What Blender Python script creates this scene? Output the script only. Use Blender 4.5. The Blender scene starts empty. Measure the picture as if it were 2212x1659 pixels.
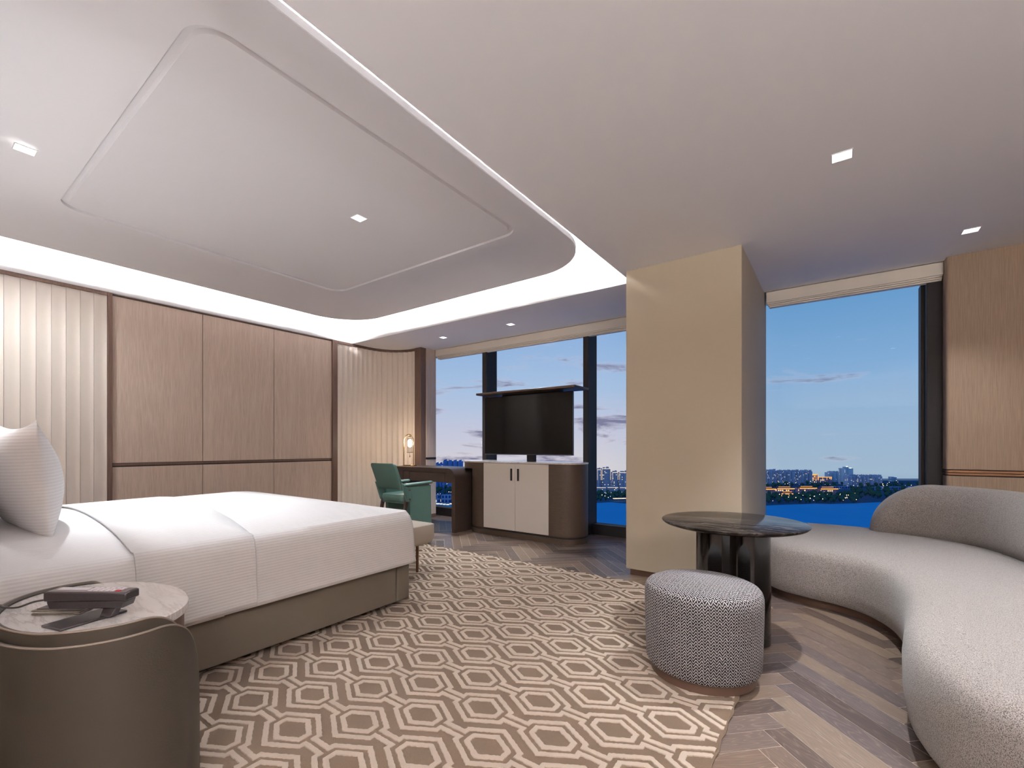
import bpy, bmesh, math, random
from mathutils import Vector, Matrix
random.seed(7)
PI = math.pi
S = bpy.context.scene
COL = S.collection

# ------------------------------------------------------------------ camera, world, exposure
YAW = math.atan(699 / 973.6)
cd = bpy.data.cameras.new('camera'); cam = bpy.data.objects.new('camera', cd); COL.objects.link(cam)
cd.sensor_width = 36; cd.lens = 973.6 / 2212 * 36; cd.shift_y = 134.5 / 2212
cd.clip_start = .05; cd.clip_end = 6000
cam.location = (0, 0, 1.15); cam.rotation_euler = (PI / 2, 0, YAW)
S.camera = cam
S.view_settings.view_transform = 'Standard'; S.view_settings.look = 'None'
S.view_settings.gamma = 1; S.view_settings.use_curve_mapping = False
S.view_settings.exposure = 0.0
DOWN_W = 88       # watts of a ceiling downlight
COVE_E = 800       # emission of the cove LED strip
LAMP_COL = (.89, .945, 1.0)


def lin(r, g, b):
    f = lambda v: (v / 255 / 12.92) if v / 255 <= .04045 else ((v / 255 + .055) / 1.055) ** 2.4
    return (f(r), f(g), f(b), 1)


class NT:
    """tiny node-tree helper"""
    def __init__(self, nt):
        self.nt = nt; nt.nodes.clear()

    def n(self, t, **kw):
        nd = self.nt.nodes.new(t)
        ins = kw.pop('i', {})
        for k, v in kw.items(): setattr(nd, k, v)
        for k, v in ins.items():
            if hasattr(v, 'is_output') or isinstance(v, bpy.types.NodeSocket): self.nt.links.new(v, nd.inputs[k])
            else: nd.inputs[k].default_value = v
        return nd

    def m(self, op, a, b=None, c=None, clamp=False):
        nd = self.nt.nodes.new('ShaderNodeMath'); nd.operation = op; nd.use_clamp = clamp
        for k, v in enumerate((a, b, c)):
            if v is None: continue
            if isinstance(v, bpy.types.NodeSocket): self.nt.links.new(v, nd.inputs[k])
            else: nd.inputs[k].default_value = v
        return nd.outputs[0]

    def mix(self, f, a, b, blend='MIX'):
        nd = self.nt.nodes.new('ShaderNodeMix'); nd.data_type = 'RGBA'; nd.blend_type = blend
        for k, v in ((0, f), (6, a), (7, b)):
            if isinstance(v, bpy.types.NodeSocket): self.nt.links.new(v, nd.inputs[k])
            else: nd.inputs[k].default_value = v
        return nd.outputs[2]

    def ramp(self, f, stops, interp='LINEAR'):
        nd = self.nt.nodes.new('ShaderNodeValToRGB'); cr = nd.color_ramp; cr.interpolation = interp
        while len(cr.elements) < len(stops): cr.elements.new(.5)
        for e, (p, c) in zip(cr.elements, stops): e.position = p; e.color = c
        self.nt.links.new(f, nd.inputs[0]); return nd.outputs[0]

    def link(self, a, b): self.nt.links.new(a, b)


def world():
    w = bpy.data.worlds.new('sky'); S.world = w; w.use_nodes = True
    t = NT(w.node_tree)
    co = t.n('ShaderNodeTexCoord').outputs['Generated']
    sp = t.n('ShaderNodeSeparateXYZ', i={0: co})
    x, y, z = sp.outputs
    el = t.m('DIVIDE', z, t.m('SQRT', t.m('ADD', t.m('MULTIPLY', x, x), t.m('MULTIPLY', y, y))))  # tan(elevation)
    e = t.m('DIVIDE', t.m('ADD', el, .075), .6, clamp=True)
    left = t.ramp(e, [(0, lin(205, 205, 212)), (.05, lin(212, 208, 214)), (.17, lin(196, 200, 220)), (.34, lin(166, 192, 224)), (.55, lin(140, 176, 220)), (.82, lin(112, 156, 210)), (1, lin(84, 124, 180))])
    right = t.ramp(e, [(0, lin(135, 160, 188)), (.05, lin(160, 184, 206)), (.2, lin(150, 180, 210)), (.38, lin(128, 170, 212)), (.65, lin(92, 148, 200)), (.85, lin(68, 126, 184)), (1, lin(60, 104, 165))])
    az = t.m('ARCTAN2', x, y)         # 0 = straight out of the windows, negative to the left
    f = t.m('DIVIDE', t.m('ADD', az, .42), .34, clamp=True)
    f = t.m('SMOOTHSTEP', 0, 1, f) if False else f
    col = t.mix(f, left, right)
    # layered dusk clouds
    mp = t.n('ShaderNodeCombineXYZ', i={0: t.m('MULTIPLY', az, 3.2), 1: t.m('MULTIPLY', el, 15.0), 2: 3.7})
    n1 = t.n('ShaderNodeTexNoise', i={'Vector': mp.outputs[0], 'Scale': 1.7, 'Detail': 9.0, 'Roughness': .6, 'Distortion': .35})
    # more cloud to the left, and only in a belt above the horizon
    belt = t.ramp(t.m('DIVIDE', t.m('ADD', el, .08), .5, clamp=True), [(0, (.5,) * 3 + (1,)), (.08, (.62,) * 3 + (1,)), (.22, (1,) * 3 + (1,)), (.4, (.86,) * 3 + (1,)), (.62, (.45,) * 3 + (1,)), (1, (.5,) * 3 + (1,))])
    thr = t.m('SUBTRACT', .585, t.m('MULTIPLY', t.m('SUBTRACT', 1, f), .085))
    thr = t.m('ADD', thr, t.m('MULTIPLY', t.m('SUBTRACT', 1, belt), .16))
    m = t.m('MULTIPLY', t.m('SUBTRACT', n1.outputs[0], thr), 11.0, clamp=True)
    cl = t.mix(f, lin(118, 118, 148), lin(88, 106, 142))
    col = t.mix(t.m('MULTIPLY', m, .92), col, cl)
    halo = t.m('MULTIPLY', t.m('SUBTRACT', n1.outputs[0], t.m('SUBTRACT', thr, .045)), 9.0, clamp=True)
    halo = t.m('MULTIPLY', t.m('SUBTRACT', halo, m, clamp=True), .38)
    col = t.mix(halo, col, lin(214, 198, 210))
    bg = t.n('ShaderNodeBackground', i={0: col, 1: 1.0})
    o = t.n('ShaderNodeOutputWorld'); t.link(bg.outputs[0], o.inputs[0])


world()

# ------------------------------------------------------------------ materials
MATS = {}


def new_mat(name):
    m = bpy.data.materials.new(name); m.use_nodes = True; MATS[name] = m
    t = NT(m.node_tree)
    b = t.n('ShaderNodeBsdfPrincipled'); o = t.n('ShaderNodeOutputMaterial')
    t.link(b.outputs[0], o.inputs[0])
    return m, t, b


def plain(name, c, rough=.5, metal=0, spec=.5, bump=0, bscale=200, coat=0, var=0, vscale=3):
    m, t, b = new_mat(name)
    b.inputs['Base Color'].default_value = c; b.inputs['Roughness'].default_value = rough
    b.inputs['Metallic'].default_value = metal; b.inputs['Specular IOR Level'].default_value = spec
    b.inputs['Coat Weight'].default_value = coat
    co = t.n('ShaderNodeTexCoord').outputs['Object']
    n = t.n('ShaderNodeTexNoise', i={'Vector': co, 'Scale': vscale, 'Detail': 4.0})
    v = .0 + (var or .03)
    d = tuple(x * (1 - v) for x in c[:3]) + (1,)
    u = tuple(min(1, x * (1 + v)) for x in c[:3]) + (1,)
    t.link(t.mix(n.outputs[0], d, u), b.inputs['Base Color'])
    if bump:
        n2 = t.n('ShaderNodeTexNoise', i={'Vector': co, 'Scale': bscale, 'Detail': 2.0})
        bp = t.n('ShaderNodeBump', i={'Height': n2.outputs[0], 'Strength': bump, 'Distance': .002})
        t.link(bp.outputs[0], b.inputs['Normal'])
    return m


def emis(name, c, s):
    m = bpy.data.materials.new(name); m.use_nodes = True; t = NT(m.node_tree)
    e = t.n('ShaderNodeEmission', i={0: c, 1: s}); o = t.n('ShaderNodeOutputMaterial'); t.link(e.outputs[0], o.inputs[0])
    MATS[name] = m; return m


def wood(name, dark, mid, light, axis='Z', rough=.45, scale=1.0, figure=.5, spec=.4):
    """veneer: fine pores stretched along the axis plus cathedral figure"""
    m, t, b = new_mat(name)
    co = t.n('ShaderNodeTexCoord').outputs['Object']
    st = {'Z': (1, 1, .035), 'X': (.035, 1, 1), 'Y': (1, .035, 1)}[axis]
    mp = t.n('ShaderNodeMapping', i={'Vector': co, 'Scale': st})
    n1 = t.n('ShaderNodeTexNoise', i={'Vector': mp.outputs[0], 'Scale': 150 * scale, 'Detail': 5.0, 'Roughness': .6})
    st2 = {'Z': (1, 1, .07), 'X': (.07, 1, 1), 'Y': (1, .07, 1)}[axis]
    mp2 = t.n('ShaderNodeMapping', i={'Vector': co, 'Scale': st2})
    n2 = t.n('ShaderNodeTexNoise', i={'Vector': mp2.outputs[0], 'Scale': 4.2 * scale, 'Detail': 2.0, 'Roughness': .4})
    rings = t.m('FRACT', t.m('MULTIPLY', n2.outputs[0], 11.0))
    rings = t.m('ABSOLUTE', t.m('SUBTRACT', rings, .5))
    rings = t.m('POWER', t.m('MULTIPLY', rings, 2.0), 3.0)
    base = t.ramp(n1.outputs[0], [(.3, dark), (.5, mid), (.72, light)])
    col = t.mix(t.m('MULTIPLY', rings, figure), base, light)
    n3 = t.n('ShaderNodeTexNoise', i={'Vector': mp2.outputs[0], 'Scale': 1.8 * scale, 'Detail': 1.0})
    col = t.mix(t.m('MULTIPLY', n3.outputs[0], .35), col, dark)
    t.link(col, b.inputs['Base Color'])
    b.inputs['Roughness'].default_value = rough; b.inputs['Specular IOR Level'].default_value = spec
    bp = t.n('ShaderNodeBump', i={'Height': n1.outputs[0], 'Strength': .12, 'Distance': .001}); t.link(bp.outputs[0], b.inputs['Normal'])
    return m


M_ceil = plain('ceiling_paint', lin(243, 239, 239), .85, spec=.2, var=.01)
M_cove = plain('cove_paint', lin(240, 238, 238), .9, spec=.1, var=.005)
M_pillar = plain('pillar_vinyl', lin(180, 167, 148), .7, spec=.25, bump=.1, bscale=500, var=.015)
M_blind = plain('blind_fabric', lin(232, 222, 210), .85, spec=.2, bump=.1, bscale=400)
M_veneer = wood('veneer', lin(190, 167, 150), lin(206, 183, 166), lin(224, 203, 187), 'Z', .5)
M_veneer_r = wood('veneer_right', lin(138, 114, 94), lin(150, 126, 105), lin(164, 140, 118), 'Z', .5, figure=.25)
M_frame = wood('frame_wood', lin(92, 70, 60), lin(106, 82, 70), lin(120, 96, 84), 'Z', .4, figure=.2)
M_flute = plain('fluted_leather', lin(240, 226, 213), .55, spec=.35, bump=.08, bscale=300, var=.03, vscale=6)
M_black = plain('black_aluminium', lin(40, 36, 37), .55, metal=0, spec=.2)
M_gap = plain('shadow_gap', lin(40, 34, 30), .8)
M_bronze = plain('bronze', lin(122, 90, 68), .32, metal=.85)
M_bronze_dk = plain('dark_bronze', lin(92, 70, 58), .4, metal=.35)
M_brass = plain('brass', lin(176, 140, 92), .25, metal=1.0)
M_chrome = plain('chrome', lin(200, 200, 200), .15, metal=1.0)
M_leather = plain('taupe_leather', lin(96, 86, 74), .48, spec=.4, bump=.15, bscale=260, var=.07, vscale=5)
M_nst = plain('nightstand_leather_shade', lin(55, 48, 40), .42, spec=.4, bump=.15, bscale=260, var=.10, vscale=5)  # darker copy of the taupe leather, the nightstand's shade put into its colour
M_piping = plain('leather_piping', lin(120, 107, 96), .5, spec=.4, bump=.1, bscale=300)
M_bench = plain('bench_leather', lin(176, 164, 150), .55, spec=.35, bump=.12, bscale=260, var=.05, vscale=6)
M_green = plain('green_leather', lin(76, 106, 98), .42, spec=.5, bump=.12, bscale=260, var=.05, vscale=8)
M_dkwood = wood('dark_oak', lin(50, 40, 35), lin(64, 52, 46), lin(80, 66, 58), 'X', .38, figure=.15)
M_dkwood_v = wood('dark_oak_upright', lin(50, 40, 35), lin(64, 52, 46), lin(80, 66, 58), 'Z', .38, figure=.15)
M_brwood = wood('brown_lacquer', lin(62, 50, 41), lin(74, 60, 49), lin(88, 72, 60), 'X', .4, figure=.12, spec=.3)
M_doorfab = plain('linen_door', lin(222, 212, 202), .7, spec=.25, bump=.2, bscale=600, var=.02)
M_plastic = plain('black_plastic', lin(44, 38, 38), .35, spec=.5, bump=.1, bscale=900)
M_phoneface = plain('phone_face', lin(96, 84, 84), .3, spec=.5)
M_key = plain('white_key', lin(222, 214, 220), .4)
M_red = plain('red_key', lin(190, 40, 50), .4)
M_screen = plain('tv_screen', lin(12, 12, 13), .1, spec=.22)
M_bezel = plain('tv_bezel', lin(70, 72, 76), .35, metal=.6)
M_gloss = plain('black_gloss', lin(13, 11, 10), .08, spec=.6, coat=.5)
M_white = plain('white_trim', lin(236, 234, 232), .4)
M_lens = emis('downlight_lens', (1, .96, .93, 1), 14)
M_refl = emis('downlight_reflector', (1, .98, .97, 1), 1.6)
M_led = emis('cove_led', (.97, .98, 1, 1), COVE_E)
M_bulb = emis('lamp_bulb', (1, .86, .68, 1), 26)


def marble(name, base, vein, vs, rough, amt=1.0):
    m, t, b = new_mat(name)
    co = t.n('ShaderNodeTexCoord').outputs['Object']
    rot = t.n('ShaderNodeMapping', i={'Vector': co, 'Rotation': (0, 0, -.95), 'Scale': (1, 4.5, 1)})
    d = t.n('ShaderNodeTexNoise', i={'Vector': rot.outputs[0], 'Scale': vs, 'Detail': 8.0, 'Roughness': .62, 'Distortion': .25})
    v1 = t.m('ABSOLUTE', t.m('SUBTRACT', d.outputs[0], .5))
    v1 = t.m('POWER', t.m('SUBTRACT', 1, t.m('MULTIPLY', v1, 9.0), clamp=True), 2.6)
    d2 = t.n('ShaderNodeTexNoise', i={'Vector': rot.outputs[0], 'Scale': vs * .35, 'Detail': 3.0})
    cloud = t.m('MULTIPLY', t.m('SUBTRACT', d2.outputs[0], .4, clamp=True), 1.6, clamp=True)
    v = t.m('MULTIPLY', t.m('MULTIPLY', v1, t.m('ADD', cloud, .25)), amt, clamp=True)
    t.link(t.mix(v, base, vein), b.inputs['Base Color'])
    b.inputs['Roughness'].default_value = rough
    if 'dark' in name: b.inputs['Specular IOR Level'].default_value = .04
    return m


M_marble = marble('white_marble', lin(232, 226, 223), lin(128, 116, 112), 4.5, .12, .8)
M_marble_dk = marble('dark_marble', lin(30, 25, 23), lin(140, 130, 122), 3.5, .12, .45)


def glass(name, tint=(1, 1, 1, 1), refl=.035):
    m = bpy.data.materials.new(name); m.use_nodes = True; t = NT(m.node_tree)
    a = t.n('ShaderNodeBsdfTransparent', i={0: tint}); g = t.n('ShaderNodeBsdfGlossy', i={'Roughness': .0, 'Color': (1, 1, 1, 1)})
    lw = t.n('ShaderNodeLayerWeight', i={'Blend': .15})
    f = t.m('ADD', t.m('MULTIPLY', lw.outputs['Fresnel'], .05), refl * .1)
    mx = t.n('ShaderNodeMixShader', i={0: f, 1: a.outputs[0], 2: g.outputs[0]})
    o = t.n('ShaderNodeOutputMaterial'); t.link(mx.outputs[0], o.inputs[0]); MATS[name] = m; return m


M_glass = glass('window_glass')
M_clear = glass('lamp_glass', (.95, .95, .95, 1), .25)


def ribbed(name, c):
    """bed linen: narrow satin ribs that run along the bed, from the UV across direction"""
    m, t, b = new_mat(name)
    uv = t.n('ShaderNodeUVMap').outputs[0]
    sp = t.n('ShaderNodeSeparateXYZ', i={0: uv})
    w = t.m('SINE', t.m('MULTIPLY', sp.outputs[0], 2 * PI / .0145))
    n = t.n('ShaderNodeTexNoise', i={'Vector': t.n('ShaderNodeTexCoord').outputs['Object'], 'Scale': 3.0, 'Detail': 3.0})
    h = t.m('ADD', t.m('MULTIPLY', w, .5), .5)
    d = tuple(x * .9 for x in c[:3]) + (1,)
    t.link(t.mix(h, d, c), b.inputs['Base Color'])
    b.inputs['Roughness'].default_value = .62; b.inputs['Specular IOR Level'].default_value = .25
    b.inputs['Sheen Weight'].default_value = .15
    b1 = t.n('ShaderNodeBump', i={'Height': h, 'Strength': .35, 'Distance': .0015})
    b2 = t.n('ShaderNodeBump', i={'Height': n.outputs[0], 'Strength': .5, 'Distance': .03, 'Normal': b1.outputs[0]})
    t.link(b2.outputs[0], b.inputs['Normal'])
    return m


M_linen = ribbed('ribbed_linen', lin(236, 233, 233))


def boucle():
    m, t, b = new_mat('sofa_boucle')
    co = t.n('ShaderNodeTexCoord').outputs['Object']
    n = t.n('ShaderNodeTexNoise', i={'Vector': co, 'Scale': 340.0, 'Detail': 2.0, 'Roughness': .6})
    v = t.n('ShaderNodeTexVoronoi', i={'Vector': co, 'Scale': 300.0})
    base = t.ramp(n.outputs[0], [(.36, lin(60, 53, 50)), (.47, lin(132, 122, 117)), (.7, lin(164, 155, 150))])
    t.link(base, b.inputs['Base Color'])
    b.inputs['Roughness'].default_value = .95; b.inputs['Specular IOR Level'].default_value = .1; b.inputs['Sheen Weight'].default_value = .3
    h = t.m('ADD', n.outputs[0], v.outputs['Distance'])
    bp = t.n('ShaderNodeBump', i={'Height': h, 'Strength': .5, 'Distance': .0025}); t.link(bp.outputs[0], b.inputs['Normal'])
    return m


M_boucle = boucle()


def knit():
    """black and white chunky V weave"""
    m, t, b = new_mat('ottoman_knit')
    uv = t.n('ShaderNodeUVMap').outputs[0]
    nz = t.n('ShaderNodeTexNoise', i={'Vector': uv, 'Scale': 90.0, 'Detail': 1.0})
    sp = t.n('ShaderNodeSeparateXYZ', i={0: uv})
    jit = t.m('MULTIPLY', t.m('SUBTRACT', nz.outputs[0], .5), .32)
    u = t.m('ADD', t.m('DIVIDE', sp.outputs[0], .025), t.m('MULTIPLY', jit, .7)); v = t.m('ADD', t.m('DIVIDE', sp.outputs[1], .0142), jit)
    tri = t.m('MULTIPLY', t.m('ABSOLUTE', t.m('SUBTRACT', t.m('FRACT', u), .5)), 2.0)       # 0..1 zigzag
    ph = t.m('SUBTRACT', v, t.m('MULTIPLY', tri, 1.25))
    row = t.m('ABSOLUTE', t.m('SUBTRACT', t.m('FRACT', ph), .5))                            # 0 centre .. .5
    arm = t.m('ABSOLUTE', t.m('SUBTRACT', t.m('FRACT', t.m('MULTIPLY', u, 2.0)), .5))
    f = t.m('ADD', t.m('MULTIPLY', row, 2.0), t.m('MULTIPLY', t.m('POWER', t.m('MULTIPLY', arm, 2.0), 4.0), .28))
    col = t.ramp(f, [(.42, lin(206, 199, 201)), (.54, lin(26, 22, 25))])
    t.link(col, b.inputs['Base Color']); b.inputs['Roughness'].default_value = .9; b.inputs['Specular IOR Level'].default_value = .15
    h = t.m('SUBTRACT', 1, f)
    bp = t.n('ShaderNodeBump', i={'Height': h, 'Strength': .9, 'Distance': .004}); t.link(bp.outputs[0], b.inputs['Normal'])
    return m


M_knit = knit()


def pile(name, c, hi):
    m, t, b = new_mat(name)
    co = t.n('ShaderNodeTexCoord').outputs['Object']
    n = t.n('ShaderNodeTexNoise', i={'Vector': co, 'Scale': 420.0, 'Detail': 2.0})
    n2 = t.n('ShaderNodeTexNoise', i={'Vector': co, 'Scale': 9.0, 'Detail': 3.0})
    d = tuple(x * .78 for x in c[:3]) + (1,)
    cc = t.mix(n.outputs[0], d, hi); cc = t.mix(t.m('MULTIPLY', n2.outputs[0], .45), cc, c)
    t.link(cc, b.inputs['Base Color']); b.inputs['Roughness'].default_value = .9
    b.inputs['Specular IOR Level'].default_value = .1; b.inputs['Sheen Weight'].default_value = .08
    bp = t.n('ShaderNodeBump', i={'Height': n.outputs[0], 'Strength': .8, 'Distance': .003}); t.link(bp.outputs[0], b.inputs['Normal'])
    return m


M_pile_dk = pile('rug_brown', lin(103, 83, 66), lin(119, 99, 81))
M_pile_lt = pile('rug_cream', lin(190, 170, 152), lin(212, 194, 178))


def oak_floor():
    m, t, b = new_mat('herringbone_oak')
    uv = t.n('ShaderNodeUVMap').outputs[0]
    at = t.n('ShaderNodeAttribute', attribute_name='tone')
    mp = t.n('ShaderNodeMapping', i={'Vector': uv, 'Scale': (.9, 14, 1)})
    n1 = t.n('ShaderNodeTexNoise', i={'Vector': mp.outputs[0], 'Scale': 26.0, 'Detail': 5.0, 'Roughness': .65})
    mp2 = t.n('ShaderNodeMapping', i={'Vector': uv, 'Scale': (.8, 5.5, 1)})
    n2 = t.n('ShaderNodeTexNoise', i={'Vector': mp2.outputs[0], 'Scale': 3.3, 'Detail': 1.5, 'Roughness': .4})
    rings = t.m('ABSOLUTE', t.m('SUBTRACT', t.m('FRACT', t.m('MULTIPLY', n2.outputs[0], 13.0)), .5))
    rings = t.m('POWER', t.m('MULTIPLY', rings, 2.0), 5.0)
    tone = t.ramp(at.outputs['Fac'], [(0, lin(72, 60, 54)), (.3, lin(98, 80, 70)), (.5, lin(104, 91, 88)), (.75, lin(120, 98, 82)), (1, lin(142, 122, 104))])
    dark = t.mix(.75, tone, lin(58, 47, 42)); light = t.mix(.5, tone, lin(184, 164, 146))
    g = t.mix(n1.outputs[0], dark, tone)
    g = t.mix(t.m('MULTIPLY', t.m('MULTIPLY', rings, n1.outputs[0]), .75), g, light)
    pores = t.m('MULTIPLY', t.m('SUBTRACT', n1.outputs[0], .62, clamp=True), 5.0, clamp=True)
    g = t.mix(t.m('MULTIPLY', pores, .5), g, light)
    t.link(g, b.inputs['Base Color'])
    b.inputs['Roughness'].default_value = .42; b.inputs['Specular IOR Level'].default_value = .45
    bp = t.n('ShaderNodeBump', i={'Height': n1.outputs[0], 'Strength': .15, 'Distance': .001}); t.link(bp.outputs[0], b.inputs['Normal'])
    return m


M_oak = oak_floor()
M_joint_glint = plain('floor_joint_glint', lin(206, 190, 176), .6)  # pale tone paints the light caught on board bevels at the joints

# ------------------------------------------------------------------ mesh helpers


class B:
    """collects geometry for ONE mesh object"""
    def __init__(self):
        self.v = []; self.f = []; self.m = []; self.uv = {}

    def add(self, vs, fs, mi=0, uvs=None):
        o = len(self.v); self.v += [tuple(p) for p in vs]
        for k, fc in enumerate(fs):
            if uvs: self.uv[len(self.f)] = uvs[k]
            self.f.append([i + o for i in fc]); self.m.append(mi)
        return self

    def box(self, x0, x1, y0, y1, z0, z1, mi=0):
        vs = [(x, y, z) for z in (z0, z1) for y in (y0, y1) for x in (x0, x1)]
        return self.add(vs, [(0, 2, 3, 1), (4, 5, 7, 6), (0, 1, 5, 4), (2, 6, 7, 3), (0, 4, 6, 2), (1, 3, 7, 5)], mi)

    def hexa(self, p, mi=0):
        """8 points: bottom four (ccw) then top four"""
        return self.add(p, [(3, 2, 1, 0), (4, 5, 6, 7), (0, 1, 5, 4), (1, 2, 6, 5), (2, 3, 7, 6), (3, 0, 4, 7)], mi)

    def rings(self, rs, cap0=True, cap1=True, mi=0, close=True):
        n = len(rs[0]); vs = [p for r in rs for p in r]; fs = []
        for k in range(len(rs) - 1):
            for i in range(n if close else n - 1):
                j = (i + 1) % n
                fs.append((k * n + i, k * n + j, (k + 1) * n + j, (k + 1) * n + i))
        if cap0: fs.append(tuple(range(n - 1, -1, -1)))
        if cap1: fs.append(tuple((len(rs) - 1) * n + i for i in range(n)))
        return self.add(vs, fs, mi)

    def tube(self, path, r, n=12, mi=0, caps=True, closed=False):
        P_ = [Vector(p) for p in path]; rs = []
        up = Vector((0, 0, 1)); last = None
        for i, p in enumerate(P_):
            a = P_[i - 1] if i or closed else P_[0]; c = P_[(i + 1) % len(P_)] if (i < len(P_) - 1 or closed) else P_[-1]
            d = (c - a).normalized()
            if last is None: s = d.cross(up if abs(d.z) < .95 else Vector((1, 0, 0))).normalized()
            else: s = (last - d * last.dot(d)).normalized()
            last = s; q = d.cross(s).normalized()
            rr = r[i] if isinstance(r, (list, tuple)) else r
            rs.append([p + (s * math.cos(2 * PI * k / n) + q * math.sin(2 * PI * k / n)) * rr for k in range(n)])
        if closed: rs.append(rs[0])
        return self.rings(rs, caps and not closed, caps and not closed, mi)

    def lathe(self, prof, c=(0, 0), n=48, mi=0, caps=True):
        rs = [[(c[0] + r * math.cos(2 * PI * k / n), c[1] + r * math.sin(2 * PI * k / n), z) for k in range(n)] for r, z in prof]
        return self.rings(rs, caps, caps, mi)

    def obj(self, name, mats, parent=None, smooth=None, bevel=0, bseg=2, flip=True):
        me = bpy.data.meshes.new(name)
        me.from_pydata(self.v, [], self.f)
        if not isinstance(mats, (list, tuple)): mats = [mats]
        for m in mats: me.materials.append(m)
        if len(mats) > 1: me.polygons.foreach_set('material_index', self.m)
        if self.uv:
            ul = me.uv_layers.new(name='UVMap')
            for fi, uvs in self.uv.items():
                for k, li in enumerate(me.polygons[fi].loop_indices): ul.data[li].uv = uvs[k]
        bm = bmesh.new(); bm.from_mesh(me)
        bmesh.ops.remove_doubles(bm, verts=bm.verts, dist=1e-6)
        if flip: bmesh.ops.recalc_face_normals(bm, faces=bm.faces)
        bm.to_mesh(me); bm.free()
        if smooth is not None:
            me.polygons.foreach_set('use_smooth', [True] * len(me.polygons))
            me.set_sharp_from_angle(angle=math.radians(smooth))
        me.update()
        o = bpy.data.objects.new(name, me); COL.objects.link(o)
        if parent is not None:
            o.parent = parent
            o.matrix_parent_inverse = parent.matrix_basis.inverted()   # geometry is written in world space
        if bevel:
            md = o.modifiers.new('bevel', 'BEVEL'); md.width = bevel; md.segments = bseg; md.limit_method = 'ANGLE'; md.angle_limit = math.radians(40)
            if smooth is None:
                me.polygons.foreach_set('use_smooth', [True] * len(me.polygons)); me.set_sharp_from_angle(angle=math.radians(31))
        return o


def empty(name, loc, label, cat, group=None):
    o = bpy.data.objects.new(name, None); COL.objects.link(o); o.location = loc
    o.empty_display_size = .1
    o['label'] = label; o['category'] = cat
    if group: o['group'] = group
    return o


def tag(o, label=None, cat=None, group=None, kind=None):
    if label: o['label'] = label
    if cat: o['category'] = cat
    if group: o['group'] = group
    if kind: o['kind'] = kind
    return o


def struct(o): o['kind'] = 'structure'; return o


def dup(root, loc, label=None, group=None, rotz=None):
    r = root.copy(); COL.objects.link(r); r.location = loc
    if rotz is not None: r.rotation_euler[2] = rotz
    if label: r['label'] = label
    if group: r['group'] = group
    for ch in list(root.children):
        c = ch.copy(); COL.objects.link(c); c.parent = r; c.matrix_parent_inverse = ch.matrix_parent_inverse.copy()
        for g in list(ch.children):
            d = g.copy(); COL.objects.link(d); d.parent = c; d.matrix_parent_inverse = g.matrix_parent_inverse.copy()
    return r


def rr(x0, x1, y0, y1, r, n=8):
    """rounded rectangle outline, ccw, 4*(n+1) points"""
    r = max(1e-4, min(r, (x1 - x0) / 2 - 1e-4, (y1 - y0) / 2 - 1e-4)); out = []
    for cx, cy, a0 in ((x1 - r, y1 - r, 0), (x0 + r, y1 - r, 90), (x0 + r, y0 + r, 180), (x1 - r, y0 + r, 270)):
        for k in range(n + 1):
            a = math.radians(a0 + 90 * k / n); out.append((cx + r * math.cos(a), cy + r * math.sin(a)))
    return out


def spline(pts, n=12, closed=True):
    """Catmull-Rom through 2D points"""
    out = []; L = len(pts)
    rng = range(L) if closed else range(L - 1)
    for i in rng:
        if closed: p0, p1, p2, p3 = pts[i - 1], pts[i], pts[(i + 1) % L], pts[(i + 2) % L]
        else: p0, p1, p2, p3 = pts[max(i - 1, 0)], pts[i], pts[i + 1], pts[min(i + 2, L - 1)]
        for k in range(n):
            t = k / n
            out.append(tuple(.5 * (2 * b + (c - a) * t + (2 * a - 5 * b + 4 * c - d) * t * t + (3 * b - a - 3 * c + d) * t ** 3) for a, b, c, d in zip(p0, p1, p2, p3)))
    if not closed: out.append(tuple(pts[-1]))
    return out


def resample(pts, n):
    P_ = [Vector(p) for p in pts] + [Vector(pts[0])]
    L = [0]
    for a, b in zip(P_, P_[1:]): L.append(L[-1] + (b - a).length)
    out = []; j = 0
    for k in range(n):
        s = L[-1] * k / n
        while L[j + 1] < s: j += 1
        t = (s - L[j]) / max(1e-9, L[j + 1] - L[j]); out.append(tuple(P_[j].lerp(P_[j + 1], t)))
    return out


def normals2(o):
    ns = []
    for i in range(len(o)):
        a, c = o[i - 1], o[(i + 1) % len(o)]; dx, dy = c[0] - a[0], c[1] - a[1]; l = math.hypot(dx, dy) or 1
        ns.append((dy / l, -dx / l))
    return ns


def loft(b, outline, prof, mi=0, cap0=True, cap1=True):
    """prof = (inset, z); outline ccw"""
    ns = normals2(outline)
    return b.rings([[(p[0] - n[0] * d, p[1] - n[1] * d, z) for p, n in zip(outline, ns)] for d, z in prof], cap0, cap1, mi)


def rbox(name, x0, x1, y0, y1, z0, z1, m, parent=None, r=.01, seg=3):
    return B().box(x0, x1, y0, y1, z0, z1).obj(name, m, parent, bevel=r, bseg=seg)


# ------------------------------------------------------------------ room
XL, XR, YW, CE = -6.04, 2.6, 5.14, 2.72
YB = -2.5

# floor: herringbone boards as real boards over a bed painted pale for light on bevels
fl = struct(B().box(XL - .1, XR + .1, YB - .1, 5.75, -.08, -.0012).obj('floor', M_joint_glint))


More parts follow.
